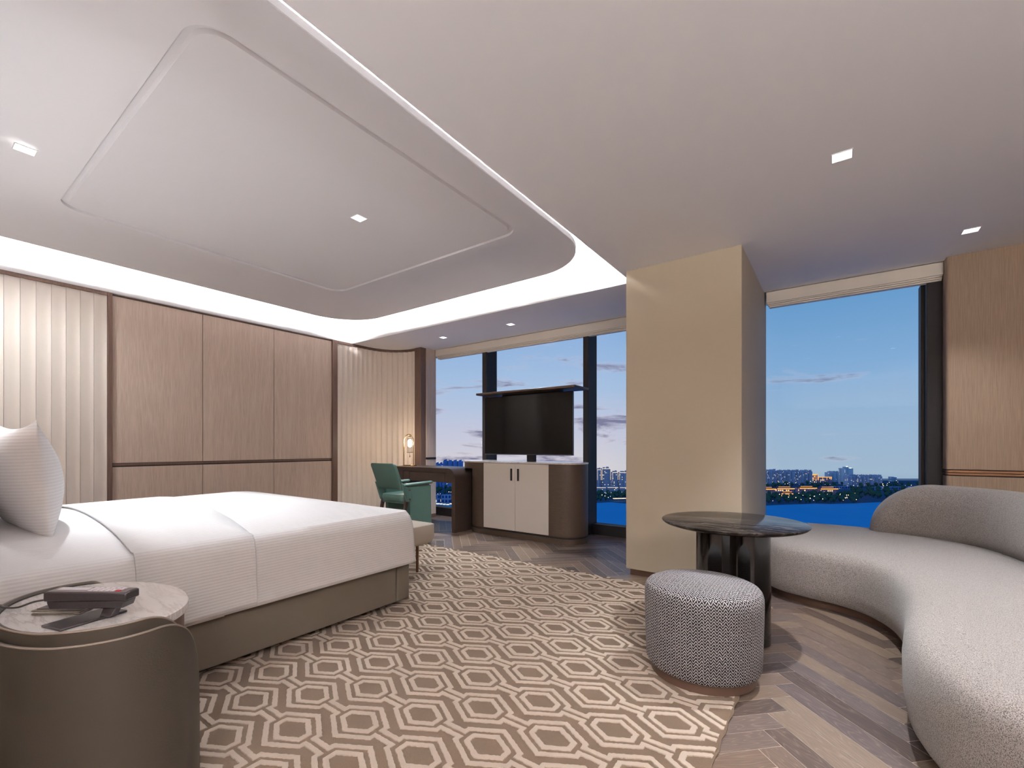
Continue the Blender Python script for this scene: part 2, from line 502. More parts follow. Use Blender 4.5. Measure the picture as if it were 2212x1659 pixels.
def boards():
    w, L, g = .1, .657, .0013
    a = Vector((.70710678, -.70710678)); bb = Vector((-.70710678, -.70710678)); O = Vector((-.168, 2.149))
    V, F, UV, T = [], [], [], []
    for s in range(-11, 9):
        for k in range(-90, 90):
            for typ in (0, 1):
                if typ == 0: a0, a1, b0, b1 = k * w, k * w + L, k * w, k * w + w
                else: a0, a1, b0, b1 = (k - 1) * w, k * w, k * w, k * w + L
                a0 += s * L; a1 += s * L; b0 -= s * L; b1 -= s * L
                c = O + a * (a0 + a1) / 2 + bb * (b0 + b1) / 2
                if not (XL - .45 < c.x < XR + .45 and YB - .45 < c.y < 5.9): continue
                q = [(a0 + g, b0 + g), (a1 - g, b0 + g), (a1 - g, b1 - g), (a0 + g, b1 - g)]
                base = len(V); V += [tuple((O + a * p + bb * r)) + (0,) for p, r in q]
                F.append((base, base + 3, base + 2, base + 1) if False else (base, base + 1, base + 2, base + 3))
                ou, ov = random.uniform(0, 40), random.uniform(0, 40)
                uv = [(0, 0), (L, 0), (L, w), (0, w)] if typ == 0 else [(0, w), (0, 0), (L, 0), (L, w)]
                UV += [(u + ou, v + ov) for u, v in uv]; T.append(random.random())
    me = bpy.data.meshes.new('floor_boards'); me.from_pydata(V, [], F)
    ul = me.uv_layers.new(name='UVMap')
    for i, u in enumerate(UV): ul.data[i].uv = u
    at = me.attributes.new('tone', 'FLOAT', 'FACE')
    for i, t_ in enumerate(T): at.data[i].value = t_
    me.materials.append(M_oak)
    bm = bmesh.new(); bm.from_mesh(me)
    for co, no in (((XL, 0, 0), (-1, 0, 0)), ((XR, 0, 0), (1, 0, 0)), ((0, YB, 0), (0, -1, 0)), ((0, 5.56, 0), (0, 1, 0))):
        bmesh.ops.bisect_plane(bm, geom=bm.verts[:] + bm.edges[:] + bm.faces[:], plane_co=co, plane_no=no, clear_outer=True)
    for f_ in bm.faces:
        if f_.normal.z < 0: f_.normal_flip()
    bm.to_mesh(me); bm.free()
    o = bpy.data.objects.new('floor_boards', me); COL.objects.link(o); o.parent = fl
    return o


boards()

# ceiling with the raised tray over the bed
RX0, RX1, RY0, RY1, RZ = XL, -1.58, -.3, 4.18, 3.16
cb = B()
cb.box(XL - .1, XR + .1, RY1, 5.24, CE, RZ + .1)
cb.box(RX1, XR + .1, YB - .1, RY1, CE, RZ + .1)
cb.box(XL - .1, XR + .1, 5.38, 5.75, CE - .0, RZ + .1)
cb.box(XL - .1, XR + .1, 5.24, 5.38, CE + .08, RZ + .1)     # blind slot
struct(cb.obj('ceiling', M_ceil))
struct(B().box(XL - .1, RX1, RY0 - .1, RY1, RZ, RZ + .1).obj('trim_1', M_cove))

# walls
wl = B(); wl.box(XL - .1, XL - .012, RY0 - .1, 5.75, 0, CE)
struct(wl.obj('wall_left', M_frame))
cv = B()
cv.box(XL - .1, XL + .026, RY0 - .1, RY1, CE + .0, RZ)                       # white cove faces
cv.box(XL, RX1, RY1 - .004, RY1, CE + .0005, RZ)
cv.box(RX1 - .004, RX1, RY0, RY1 - .004, CE + .0005, RZ)
cv.box(XL, RX1, RY0 - .1, RY0, CE, RZ)
struct(cv.obj('trim_2', M_cove))
struct(B().box(XL - .1, -1.40, RY0 - .1, RY0, 0, CE).obj('wall_back', M_veneer))
struct(B().box(-1.50, -1.40, YB, RY0 - .1, 0, CE).obj('wall_entry', M_pillar))
struct(B().box(-1.50, XR + .1, YB - .1, YB, 0, CE).obj('wall_entry_back', M_pillar))
struct(B().box(XR, XR + .1, YB, YW, 0, CE).obj('wall_right', M_veneer_r))

# window wall column
pil = struct(B().box(-1.53, -.593, 3.89, 5.40, .055, CE).obj('wall_pillar', M_pillar, bevel=.002))
struct(B().box(-1.50, -.61, 3.915, 5.40, 0, .055).obj('baseboard_pillar', M_bronze_dk))

# right veneer wall beside the window
wr = B()
o_ = rr(.747, XR + .1, YW, 5.42, .018, 5)
loft(wr, o_, [(0, 0), (0, .905)]); loft(wr, o_, [(0, .96), (0, CE)])
struct(wr.obj('wall_window_side', M_veneer_r, smooth=30))
tr = B(); o2 = rr(.75, XR + .1, YW + .012, 5.42, .018, 5)
loft(tr, o2, [(0, .905), (0, .915)], 1)
loft(tr, rr(.744, XR + .1, YW - .004, 5.42, .018, 5), [(0, .915), (0, .93)]); loft(tr, o2, [(0, .93), (0, .936)], 1)
loft(tr, rr(.744, XR + .1, YW - .004, 5.42, .018, 5), [(0, .936), (0, .952)]); loft(tr, o2, [(0, .952), (0, .96)], 1)
struct(tr.obj('trim_3', [M_bronze, M_gap], smooth=30))

# left wall panelling: three tall veneer panels over a dado, joints, bronze rail
pan = B(); jt = B()
ys = [1.362, 2.183, 3.010, 3.852]
for a, b_ in zip(ys, ys[1:]):
    pan.box(XL - .012, XL, a + .003, b_ - .003, .10, .934)
    pan.box(XL - .012, XL, a + .003, b_ - .003, .976, CE - .022)
pw = tag(pan.obj('wall_panelling', M_veneer, bevel=.0015), kind='structure')
tr4 = B(); tr4.box(XL - .012, XL - .003, ys[0], ys[-1], .934, .976, 1)
tr4.box(XL - .01, XL + .002, ys[0], ys[-1], .947, .972)
struct(tr4.obj('trim_4', [M_frame, M_gap]))
struct(B().box(XL - .012, XL + .004, ys[0], ys[-1], 0, .10).obj('baseboard_left', M_frame))
fr = B()
for y0, y1 in ((1.326, 1.362), (3.852, 3.93)): fr.box(XL - .012, XL + .03, y0, y1, 0, CE)
struct(fr.obj('trim_5', M_frame, bevel=.002))

# scalloped leather panels


def flutes(name, path, n, depth=.016, z0=.08, z1=CE - .03, seg=10):
    """path = dense 2D polyline; room lies to its left-hand normal side"""
    P_ = [Vector(p) for p in path]; L = [0]
    for a, b_ in zip(P_, P_[1:]): L.append(L[-1] + (b_ - a).length)

    def at(s):
        s = min(max(s, 0), L[-1] - 1e-6); j = 0
        while L[j + 1] < s: j += 1
        d = (P_[j + 1] - P_[j]); t = (s - L[j]) / d.length; return P_[j] + d * t, Vector((d.y, -d.x)).normalized()
    b = B(); w = L[-1] / n
    for k in range(n):
        pr = []
        for i in range(seg + 1):
            t = i / seg; p, nn = at((k + t * .972) * w)
            tt = t ** 1.7; off = -depth * 4 * tt * (1 - tt)
            pr.append(p + nn * off)
        vs = [(p.x, p.y, z) for z in (z0, z1) for p in pr]
        fs = [(i, i + 1, seg + 2 + i, seg + 1 + i) for i in range(seg)]
        p2, n2 = at((k + 1) * w)
        e0 = pr[-1]; o = len(b.v)
        b.add(vs, fs)
        q = at((k + .986) * w); qq = q[0] - q[1] * .024; nx = at((k + 1) * w)[0]
        b.add([(e0.x, e0.y, z0), (qq.x, qq.y, z0), (nx.x, nx.y, z0), (e0.x, e0.y, z1), (qq.x, qq.y, z1), (nx.x, nx.y, z1)], [(0, 1, 4, 3), (1, 2, 5, 4)])
    return struct(b.obj(name, M_flute, smooth=22))


flutes('wall_panel_fluted', [(XL + .012, -.28), (XL + .012, 1.325)], 16, .009)
arc = [(XL + .012, 3.93), (XL + .012, 4.48)] + [(XL + .522 - .51 * math.cos(math.radians(a)), 4.48 + .51 * math.sin(math.radians(a))) for a in range(6, 91, 6)] + [(-5.475, 4.99)]
flutes('wall_panel_fluted_curved', arc, 16)
# head trims following both panels
ht = B(); ht.box(XL - .012, XL + .022, -.28, 1.326, CE - .035, CE)
struct(ht.obj('trim_6', M_frame))
fat = B(); ns = []
for i, p in enumerate(arc):
    a = Vector(arc[max(i - 1, 0)]); c = Vector(arc[min(i + 1, len(arc) - 1)]); d = (c - a).normalized(); ns.append(Vector((d.y, -d.x)))
for z0, z1, mi in ((CE - .035, CE, 0), (0, .08, 0)):
    vs = []
    for p, n_ in zip(arc, ns):
        q = Vector(p) + n_ * .018; r = Vector(p) - n_ * .05
        vs += [(q.x, q.y, z0), (r.x, r.y, z0), (r.x, r.y, z1), (q.x, q.y, z1)]
    fs = []
    for i in range(len(arc) - 1):
        for k in range(4): fs.append((4 * i + k, 4 * i + (k + 1) % 4, 4 * i + 4 + (k + 1) % 4, 4 * i + 4 + k))
    fat.add(vs, fs)
struct(fat.obj('trim_7', M_frame, smooth=40))
# solid backing behind the curved panel, its end frame and the veneer return
bk = B(); bk.box(XL - .012, -5.334, 5.06, 5.285, 0, CE)
struct(bk.obj('wall_window_left', M_frame))
ef = B(); ef.box(-5.478, -5.335, 4.955, 5.06, 0, CE); struct(ef.obj('trim_8', M_frame, bevel=.003))
rt = B(); rt.box(-5.333, -5.318, 5.06, 5.27, .055, .938); rt.box(-5.333, -5.318, 5.06, 5.27, .972, CE); struct(rt.obj('wall_return', M_veneer))
struct(B().box(-5.333, -5.314, 5.06, 5.27, .938, .972).obj('trim_9', M_gap))
struct(B().box(-5.333, -5.316, 5.06, 5.27, 0, .055).obj('baseboard_return', M_frame))

# windows


def window(n, x0, x1, muls, y0=5.40):
    fr_ = B()
    fr_.box(x0, x1, y0, 5.56, .0, .135)
    fr_.box(x0, x1, y0, 5.56, 2.67, CE)
    for a, b_ in muls: fr_.box(a, b_, 5.30, 5.56, 0.0, 2.70)
    w = struct(fr_.obj(f'window_{n}', M_black, bevel=.003))
    xs = [x0] + [v for m_ in muls for v in m_] + [x1]
    for a, b_ in zip(xs[::2], xs[1::2]):
        if b_ - a > .03: B().box(a, b_, 5.50, 5.512, .135, 2.67).obj('window_pane', M_glass, w)
    return w


window(1, XL, -1.53, [(-4.362, -4.28), (-2.668, -2.595)])
window(2, -.593, .80, [(.645, .80)])
struct(B().box(.62, .66, 5.42, 5.56, .135, 2.6).obj('trim_10', M_black))

# roman blinds drawn up under the ceiling


def blind(x0, x1, label):
    e = empty('roman_blind', ((x0 + x1) / 2, 5.3, 2.6), label, 'blind', 'drawn up roman blinds')
    rbox('headrail', x0, x1, 5.25, 5.36, 2.612, CE + .0, M_blind, e, .003)
    for k in range(3):
        z1 = 2.614 - k * .014
        rbox('fabric_fold', x0 + .004 + .008 * k, x1 - .004, 5.262 + .013 * k, 5.35, z1 - .0145, z1 - .001, M_blind, e, .004)
    return e


blind(-5.31, -1.535, 'long cream roman blind drawn up above the three left window panes')
blind(-.575, .745, 'short cream roman blind drawn up above the single window right of the pillar')

# floating ceiling panel of the tray
PX0, PX1, PY0, PY1, PZ = -5.655, -1.815, -.1, 3.94, 2.90


def ceil_panel():
    e = empty('ceiling_panel', ((PX0 + PX1) / 2, (PY0 + PY1) / 2, PZ), 'large white floating ceiling panel with rounded corners above the bed', 'ceiling panel')
    b = B(); N = 14

    def ring(d, z, r): return [(p[0], p[1], z) for p in rr(PX0 + d, PX1 - d, PY0 + d, PY1 - d, r, N)]
    G = 1.0
    rs = [ring(.02, PZ + .036, .61), ring(.0, PZ + .040, .62), ring(0, PZ + .004, .62), ring(.004, PZ, .62)]
    # shallow hollow band between the rim and the inner field
    ix0, ix1, iy0, iy1 = -4.60, -2.09, .73, 3.03
    io = rr(ix0, ix1, iy0, iy1, .15, N)
    for t in range(1, 17):
        u = t / 16
        rs.append([(p[0] + (q[0] - p[0]) * u, p[1] + (q[1] - p[1]) * u, PZ + .045 * math.sin(PI * u ** .9) ** 1.3) for p, q in zip(ring(.004, 0, .62), io)])
    b.rings(rs, False, False)
    # from hollow to the inner field with its narrow stepped groove

    def inner(d, z, r): return [(p[0], p[1], z) for p in rr(ix0 + d, ix1 - d, iy0 + d, iy1 - d, r, N)]
    b.rings([[(q[0], q[1], q[2]) for q in rs[-1]], inner(-.0, PZ, .15), inner(.0, PZ + .02, .15), inner(.035, PZ + .022, .12), inner(.045, PZ + .006, .11)], False, True)
    b.box(PX0 + .5, PX1 - .5, PY0 + .5, PY1 - .5, PZ + .07, RZ)     # hanger box above
    b.obj('panel_board', M_ceil, e, smooth=35)
    # LED strip lying on the rim
    l = B()
    o1 = rr(PX0 + .028, PX1 - .028, PY0 + .028, PY1 - .028, .60, N); o2 = rr(PX0 + .032, PX1 - .032, PY0 + .032, PY1 - .032, .60, N)
    l.rings([[(p[0], p[1], PZ + .047 + .012 * min(1, max(0, (p[0] - PX0) / .8))) for p in o1], [(p[0], p[1], PZ + .057 + .012 * min(1, max(0, (p[0] - PX0) / .8))) for p in o2]], False, False)
    l.obj('led_strip', M_led, e)
    t_ = B(); t_.rings([[(p[0], p[1], PZ + .0365) for p in rr(PX0 + .02, PX1 - .02, PY0 + .02, PY1 - .02, .61, N)], [(p[0], p[1], PZ + .075) for p in rr(PX0 + .5, PX1 - .5, PY0 + .5, PY1 - .5, .3, N)]], False, False)
    t_.obj('rim_top', M_ceil, e)
    return e


ceil_panel()

# downlights


def downlight(x, y, z, label, aim=None, watts=1.0, size=80, first=[None]):
    g = 'square recessed downlights'
    if first[0] is None:
        e = empty('downlight', (x, y, z), label, 'downlight', g)
        s_, t = .044, .004
        f_ = B()
        for x0, x1, y0, y1 in ((-s_ - t, s_ + t, s_, s_ + t), (-s_ - t, s_ + t, -s_ - t, -s_), (-s_ - t, -s_, -s_, s_), (s_, s_ + t, -s_, s_)):
            f_.box(x + x0, x + x1, y + y0, y + y1, z - .0025, z + .0)
        f_.obj('trim_frame', M_white, e)
        r = B(); r.rings([[(x + a, y + b_, z - .0012) for a, b_ in ((-s_, -s_), (s_, -s_), (s_, s_), (-s_, s_))], [(x + a * .7, y + b_ * .7, z - .0011) for a, b_ in ((-s_, -s_), (s_, -s_), (s_, s_), (-s_, s_))]], False, True)
        r.obj('reflector', M_refl, e)
        l = B(); l.lathe([(.036, z - .0018), (.036, z - .0022)], (x, y), 24); l.obj('lens', M_lens, e)
        first[0] = e
    else:
        e = dup(first[0], (x, y, z), label, g)
    ld = bpy.data.lights.new('downlight_beam', 'SPOT'); ld.energy = DOWN_W * watts; ld.spot_size = math.radians(size); ld.spot_blend = .75
    ld.shadow_soft_size = .035; ld.color = LAMP_COL
    lo = bpy.data.objects.new('downlight_beam', ld); COL.objects.link(lo); lo.location = (x, y, z - .012)
    d = Vector(aim if aim else (x, y, 0)) - lo.location
    lo.rotation_euler = d.to_track_quat('-Z', 'Y').to_euler()
    return e


downlight(.028, 3.022, CE, 'square downlight in the flat ceiling right of the tray, above the near sofa seat', (.25, 3.0, 0), 3.3, 84)
downlight(.80, 4.61, CE, 'square downlight in the flat ceiling nearest the right veneer wall', (.8, 4.5, 0), .9, 84)
downlight(-4.60, 4.705, CE, 'square downlight in the lowered strip, left one of the two near the desk', (-4.4, 4.3, 0), 2.1, 90)
downlight(-3.40, 4.705, CE, 'square downlight in the lowered strip above the television', None, 2.6, 100)
downlight(-2.98, 2.13, PZ + .006, 'square downlight inside the inner field of the floating ceiling panel', (-3.1, 2.3, 0), 1.3, 108)
downlight(-3.91, .487, PZ + .012, 'square downlight at the left rim of the floating ceiling panel', (-3.45, .95, .6), 3.2, 50)
downlight(-5.15, .15, PZ + .004, 'added unseen downlight above the far bed side, fill for the left flutes', (-5.9, .9, .8), 1.15, 110)  # added lamp out of view, brightens the left fluted panel
for x, y, w_ in ((-.40, 1.40, .55), (.75, 1.6, .8), (1.8, 3.0, 1.1), (1.8, 1.0, .5)):
    downlight(x, y, CE, 'square downlight in the flat ceiling behind the viewpoint', None, w_, 92)

# added area lights for ambient fill, above unseen wardrobes behind the viewpoint
for x, y, sx_, sy_, w_ in ((1.9, -1.2, .8, 2.0, 460), (.2, -2.1, 2.2, .5, 260)):
    rbox('wardrobe', x - sx_ / 2 - .05, x + sx_ / 2 + .05, y - sy_ / 2 + (.0 if y > -2 else 0), min(y + sy_ / 2, 5), .001, 2.02, M_veneer, None, .004)
    tag(COL.objects[-1], 'plain veneer wardrobe in the entry, unseen, under an added fill light', 'wardrobe', 'entry wardrobes')
    ld = bpy.data.lights.new('ceiling_fill', 'AREA'); ld.shape = 'RECTANGLE'; ld.size = sx_; ld.size_y = sy_; ld.energy = w_; ld.color = LAMP_COL
    lo = bpy.data.objects.new('ceiling_fill', ld); COL.objects.link(lo); lo.location = (x, y, 2.04); lo.rotation_euler = (PI, 0, 0)

ld = bpy.data.lights.new('bed_tray_fill', 'AREA'); ld.shape = 'RECTANGLE'; ld.size = 2.6; ld.size_y = .08; ld.energy = 19; ld.color = LAMP_COL  # added unseen area light, lifts the ceiling tray from below
lo = bpy.data.objects.new('bed_tray_fill', ld); COL.objects.link(lo); lo.location = (-3.6, -.235, 1.17); lo.rotation_euler = (PI, 0, 0)

# ------------------------------------------------------------------ rug


def rug():
    X0, X1, Y0, Y1 = -4.75, -.357, -.2, 3.665
    sx, sy = .35, .374; cx, cy = -1.071, 1.704
    rnd = random.Random(3)
    b = B()
    # body with slightly wavy edges
    ol = []
    n = 90
    for i in range(n): ol.append((X0 + (X1 - X0) * i / n, Y0))
    for i in range(n): ol.append((X1 + .004 * math.sin(i * 1.9), Y0 + (Y1 - Y0) * i / n))
    for i in range(n): x = X1 - (X1 - X0) * i / n; ol.append((x, Y1 + .012 * math.sin((x + 4) * 1.3) + .004 * math.sin(x * 31)))
    for i in range(n): ol.append((X0, Y1 - (Y1 - Y0) * i / n))
    loft(b, ol, [(0.004, .0005), (0, .005), (0, .010), (.005, .0135)], 0)

    def stroke(pts, w, closed=False, z0=.0132, z1=.0168):
        """cream tufted line with mitred corners and ragged sides"""
        P_ = [Vector(p) for p in pts]; n_ = len(P_); side = []
        for i in range(n_):
            d0 = (P_[i] - P_[i - 1]).normalized() if (i or closed) else None
            d1 = (P_[(i + 1) % n_] - P_[i]).normalized() if (i < n_ - 1 or closed) else None
            d0 = d0 or d1; d1 = d1 or d0
            n0, n1 = Vector((-d0.y, d0.x)), Vector((-d1.y, d1.x)); m_ = (n0 + n1).normalized(); m_ *= min(1.7, 1 / max(.3, m_.dot(n0)))
            side.append(m_)
        rows = []
        for i in range(n_ if closed else n_ - 1):
            p, q = P_[i], P_[(i + 1) % n_]; mp, mq = side[i], side[(i + 1) % n_]; k = max(2, int((q - p).length / .008))
            for t in range(k):
                u = t / k; c = p.lerp(q, u); m_ = mp.lerp(mq, u) if False else (mp * (1 - u) + mq * u)
                wl_, wr_ = w / 2 + rnd.uniform(-.0016, .0016), w / 2 + rnd.uniform(-.0016, .0016)
                # between mitred ends the sides stay parallel to the stroke
                l = (p + mp * w / 2).lerp(q + mq * w / 2, u) + m_ * (wl_ - w / 2); r = (p - mp * w / 2).lerp(q - mq * w / 2, u) - m_ * (wr_ - w / 2)
                rows.append((l, r) if (X0 + .006 < c.x < X1 - .006 and Y0 + .006 < c.y < Y1 - .004) else None)
        if closed: rows.append(rows[0])
        for a_, c_ in zip(rows, rows[1:]):
            if a_ is None or c_ is None: continue
            ta, tb, tc, td = a_[0].lerp(a_[1], .07), a_[1].lerp(a_[0], .07), c_[1].lerp(c_[0], .07), c_[0].lerp(c_[1], .07)
            b.add([(a_[0].x, a_[0].y, z0), (a_[1].x, a_[1].y, z0), (c_[1].x, c_[1].y, z0), (c_[0].x, c_[0].y, z0), (ta.x, ta.y, z1), (tb.x, tb.y, z1), (tc.x, tc.y, z1), (td.x, td.y, z1)], [(4, 5, 6, 7), (0, 4, 7, 3), (1, 2, 6, 5)], 1)
    W = .023
    for i in range(-24, 8):
        for j in range(-14, 14):
            if (i + j) % 2: continue
            ox, oy = cx + i * sx / 2, cy + j * sy / 2
            if not (X0 - .2 < ox < X1 + .2 and Y0 - .2 < oy < Y1 + .2): continue
            stroke([(ox + x, oy + y) for x, y in ((-.083, -.021), (-.083, .021), (0, .066), (.083, .021), (.083, -.021), (0, -.066))], W, True)
    for j in range(-14, 14):
        oy = cy + j * sy / 2
        for s in (1, -1):
            path = []
            for i in range(-24, 8):
                if (i + j) % 2: continue
                path += [(cx + i * sx / 2 + x, oy + s * y) for x, y in ((-.125, .018), (-.125, .040), (0, .110), (.125, .040), (.125, .018))]
            stroke(path, .0225)
    o = b.obj('area_rug', [M_pile_dk, M_pile_lt], flip=False)
    return tag(o, 'large brown rug with interlocking cream hexagons lying under the bed', 'rug')


rug()
RZT = .0165

# ------------------------------------------------------------------ bed


def bed_rings(off=0.0, zt=0.0, x0=-4.56, x1=-2.455, y0=-1.6, y1=2.262):
    """soft made-up bed top: rings from the hem over the shoulder to the crown"""
    prof = [(-.004, .318), (0, .34), (.004, .42), (.009, .52), (.016, .59), (.030, .642), (.052, .678), (.085, .702), (.13, .718), (.2, .733), (.3, .752), (.42, .768), (.56, .781), (.72, .79), (.88, .795), (1.0, .797)]
    rs = []
    for k, (d, z) in enumerate(prof):
        r = max(.03, .075 - d * .3); m = 12
        pts = rr(x0 + d - off, x1 - d + off, y0 + d - off, y1 - d * 1.0 + off, r + off, m)
        ring = []
        for x, y in pts:
            zz = z
            if z < .36: zz += .012 * math.sin(y * 2.1 + 1.0) + .004 * math.sin(y * 9)
            if z > .66 and y < .75: zz -= .045 * min(1, (.75 - y) / .35) * min(1, (z - .66) / .06)
            if z > .7: zz += -.035 * max(0, (y - 1.3) / .95) ** 1.5
            ring.append((x, y, zz + zt))
        rs.append(ring)
    return rs


def linen(name, off, zt, ya, yb, parent=None, dens=14, thick=.008, slope=0):
    rs = bed_rings(off, zt)
    # densify along the straight edges so that the cloth can undulate
    def dense(r):
        out = []
        for i in range(len(r)):
            a, c = Vector(r[i]), Vector(r[(i + 1) % len(r)]); m = dens if (c - a).length > .5 or i % 13 == 12 else 1
            for k in range(m): out.append(tuple(a.lerp(c, k / m)))
        return out
    rs = [dense(r) for r in rs]
    n = len(rs[0]); b = B()
    acc = [0.0] * n; prev = None; us = []
    # across coordinate: arc length from the hem for ribs
    for r in rs:
        if prev: acc = [a + (Vector(p) - Vector(q)).length for a, p, q in zip(acc, r, prev)]
        us.append(list(acc)); prev = r
    vs = [p for r in rs for p in r]; fs = []; uvs = []
    for k in range(len(rs) - 1):
        for i in range(n):
            j = (i + 1) % n; ids = ((k, i), (k, j), (k + 1, j), (k + 1, i))
            fs.append(tuple(a * n + c for a, c in ids)); uvs.append([(us[a][c], rs[a][c][1]) for a, c in ids])
    top = rs[-1]
    b.add(vs, fs, 0, uvs)
    # close the crown
    b.add(top, [tuple(range(n))], 0, [[(p[0], p[1]) for p in top]])
    o = b.obj(name, M_linen, parent, smooth=60)
    me = o.data; bm = bmesh.new(); bm.from_mesh(me)
    for yy, no in ((ya, (0, -1, 0)), (yb, (0, 1, 0))):
        if yy is None: continue
        pn = Vector(no); pc = Vector((-3.5, yy, .5))
        if slope: pn = Vector((slope * -no[1], no[1], 0)).normalized(); pc = Vector((-2.45, yy, .5))
        bmesh.ops.bisect_plane(bm, geom=bm.verts[:] + bm.edges[:] + bm.faces[:], plane_co=pc, plane_no=pn, clear_outer=True)
    bmesh.ops.triangulate(bm, faces=[f_ for f_ in bm.faces if len(f_.verts) > 4])
    bm.to_mesh(me); bm.free()
    me.polygons.foreach_set('use_smooth', [True] * len(me.polygons))
    md = o.modifiers.new('thick', 'SOLIDIFY'); md.thickness = thick; md.offset = -1
    return o


def bed():
    e = empty('bed', (-3.5, 1.0, .015), 'wide bed with taupe leather base standing on the hexagon rug', 'bed')
    b = B(); loft(b, rr(-4.50, -2.505, -.16, 2.100, .01, 3), [(.006, .055), (0, .062), (0, .36), (.006, .366)]); b.obj('base', M_leather, e, smooth=35)
    b = B(); loft(b, rr(-4.50, -2.505, 2.106, 2.218, .012, 3), [(.006, .055), (0, .062), (0, .36), (.006, .366)]); b.obj('base_end_panel', M_leather, e, smooth=35)
    rbox('plinth', -4.35, -2.68, -.1, 2.06, .017, .056, M_gap, e, .002)
    b = B(); loft(b, rr(-4.49, -2.53, -.15, 2.185, .07, 6), [(.02, .366), (0, .385), (0, .60), (.03, .625)]); b.obj('mattress', M_linen, e, smooth=35)
    rbox('headboard', -4.7, -2.35, -.295, -.17, .05, 1.15, M_bench, e, .03, 4)
    sh = linen('bed_sheet', 0, 0, -.16, .98); tag(sh, 'white ribbed sheet covering the pillow end of the bed', 'sheet')
    dv = linen('duvet', .006, .006, .80, None); tag(dv, 'white ribbed duvet spread over the foot of the bed, hanging over its side', 'duvet')
    fo = linen('turned_back_fold', .017, .017, .635, 1.13, dv, slope=0, thick=.010)


bed()


def pillow(name, cx, cy, z0, w, h, t, lean, yawz, label, group):
    """upright pillow: w along x, h along z, t thick along y; pointed corners"""
    b = B(); n = 26; rows = {1: [], -1: []}

    def P_(u, v, s):
        # u,v in -1..1 ; edges bow inward, corners stay pointed
        bow = .045
        x = u * w / 2 * (1 - bow * (1 - abs(v)) * 0 - bow * (1 - v * v) * abs(u) ** 3)
        z = v * h / 2 * (1 - .11 * (1 - u * u) * abs(v) ** 3)
        th = t / 2 * (max(0, 1 - abs(u) ** 2.6) ** .6) * (max(0, 1 - abs(v) ** 2.2) ** .75)
        th *= 1 + .12 * math.sin(u * 3 + 1) * math.cos(v * 2.2)
        y = s * th
        return Vector((x, y, z))
    R = Matrix.Rotation(yawz, 3, 'Z') @ Matrix.Rotation(lean, 3, 'X')
    for s in (1, -1):
        vs = []; uv = {}
        for i in range(n + 1):
            for j in range(n + 1):
                u = math.sin((-1 + 2 * i / n) * PI / 2); v = math.sin((-1 + 2 * j / n) * PI / 2)
                p = P_(u, v, s); uv[i * (n + 1) + j] = (p.z, p.x)
                q = R @ (p + Vector((0, 0, h / 2))) + Vector((cx, cy, z0)); vs.append(tuple(q))
        fs = []; uvs = []
        for i in range(n):
            for j in range(n):
                ids = (i * (n + 1) + j, (i + 1) * (n + 1) + j, (i + 1) * (n + 1) + j + 1, i * (n + 1) + j + 1)
                fs.append(ids); uvs.append([uv[k] for k in ids])
        b.add(vs, fs, 0, uvs)
    o = b.obj(name, M_linen, None, smooth=80)
    tag(o, label, 'pillow', group)
    return o


pg = 'pillows leaning at the head of the bed'
pillow('pillow', -3.275, .425, .702, .80, .565, .22, math.radians(5), math.radians(2.5), 'white ribbed pillow standing upright in front, nearest the nightstand', pg)
pillow('pillow', -3.255, .222, .702, .80, .52, .18, math.radians(10), math.radians(-1), 'white pillow leaning behind the front one, cut by the photo edge', pg)

# bench at the foot of the bed


def bench():
    e = empty('bench', (-3.65, 2.62, .016), 'light taupe leather bench on thin bronze legs at the foot of the bed', 'bench')
    X0, X1, Y0, Y1 = -4.42, -2.905, 2.36, 2.885
    prof = [(.09, .275), (.052, .281), (.022, .298), (.005, .325), (0, .355), (0, .450), (.003, .457), (.010, .460), (.05, .462)]
    b = B(); b.rings([[(p[0], p[1], z) for p in rr(X0 + d, X1 - d, Y0 + d, Y1 - d, .05 - d * .3, 10)] for d, z in prof]); b.obj('seat', M_bench, e, smooth=38)
    for x in (-4.25, -3.06):
        for y in (2.46, 2.80):
            b = B(); b.lathe([(.011, RZT), (.012, RZT + .005), (.014, .283)], (x, y), 16); b.obj('leg', M_bronze, e, smooth=40)
    return e


bench()

# ------------------------------------------------------------------ nightstand and what stands on it
NC = Vector((-1.972, .414)); NR = math.radians(6.7)


def oval(a, b_, n=96, c=NC, rot=NR):
    return [(c.x + a * math.cos(t) * math.cos(rot) - b_ * math.sin(t) * math.sin(rot), c.y + a * math.cos(t) * math.sin(rot) + b_ * math.sin(t) * math.cos(rot)) for t in [2 * PI * k / n for k in range(n)]]


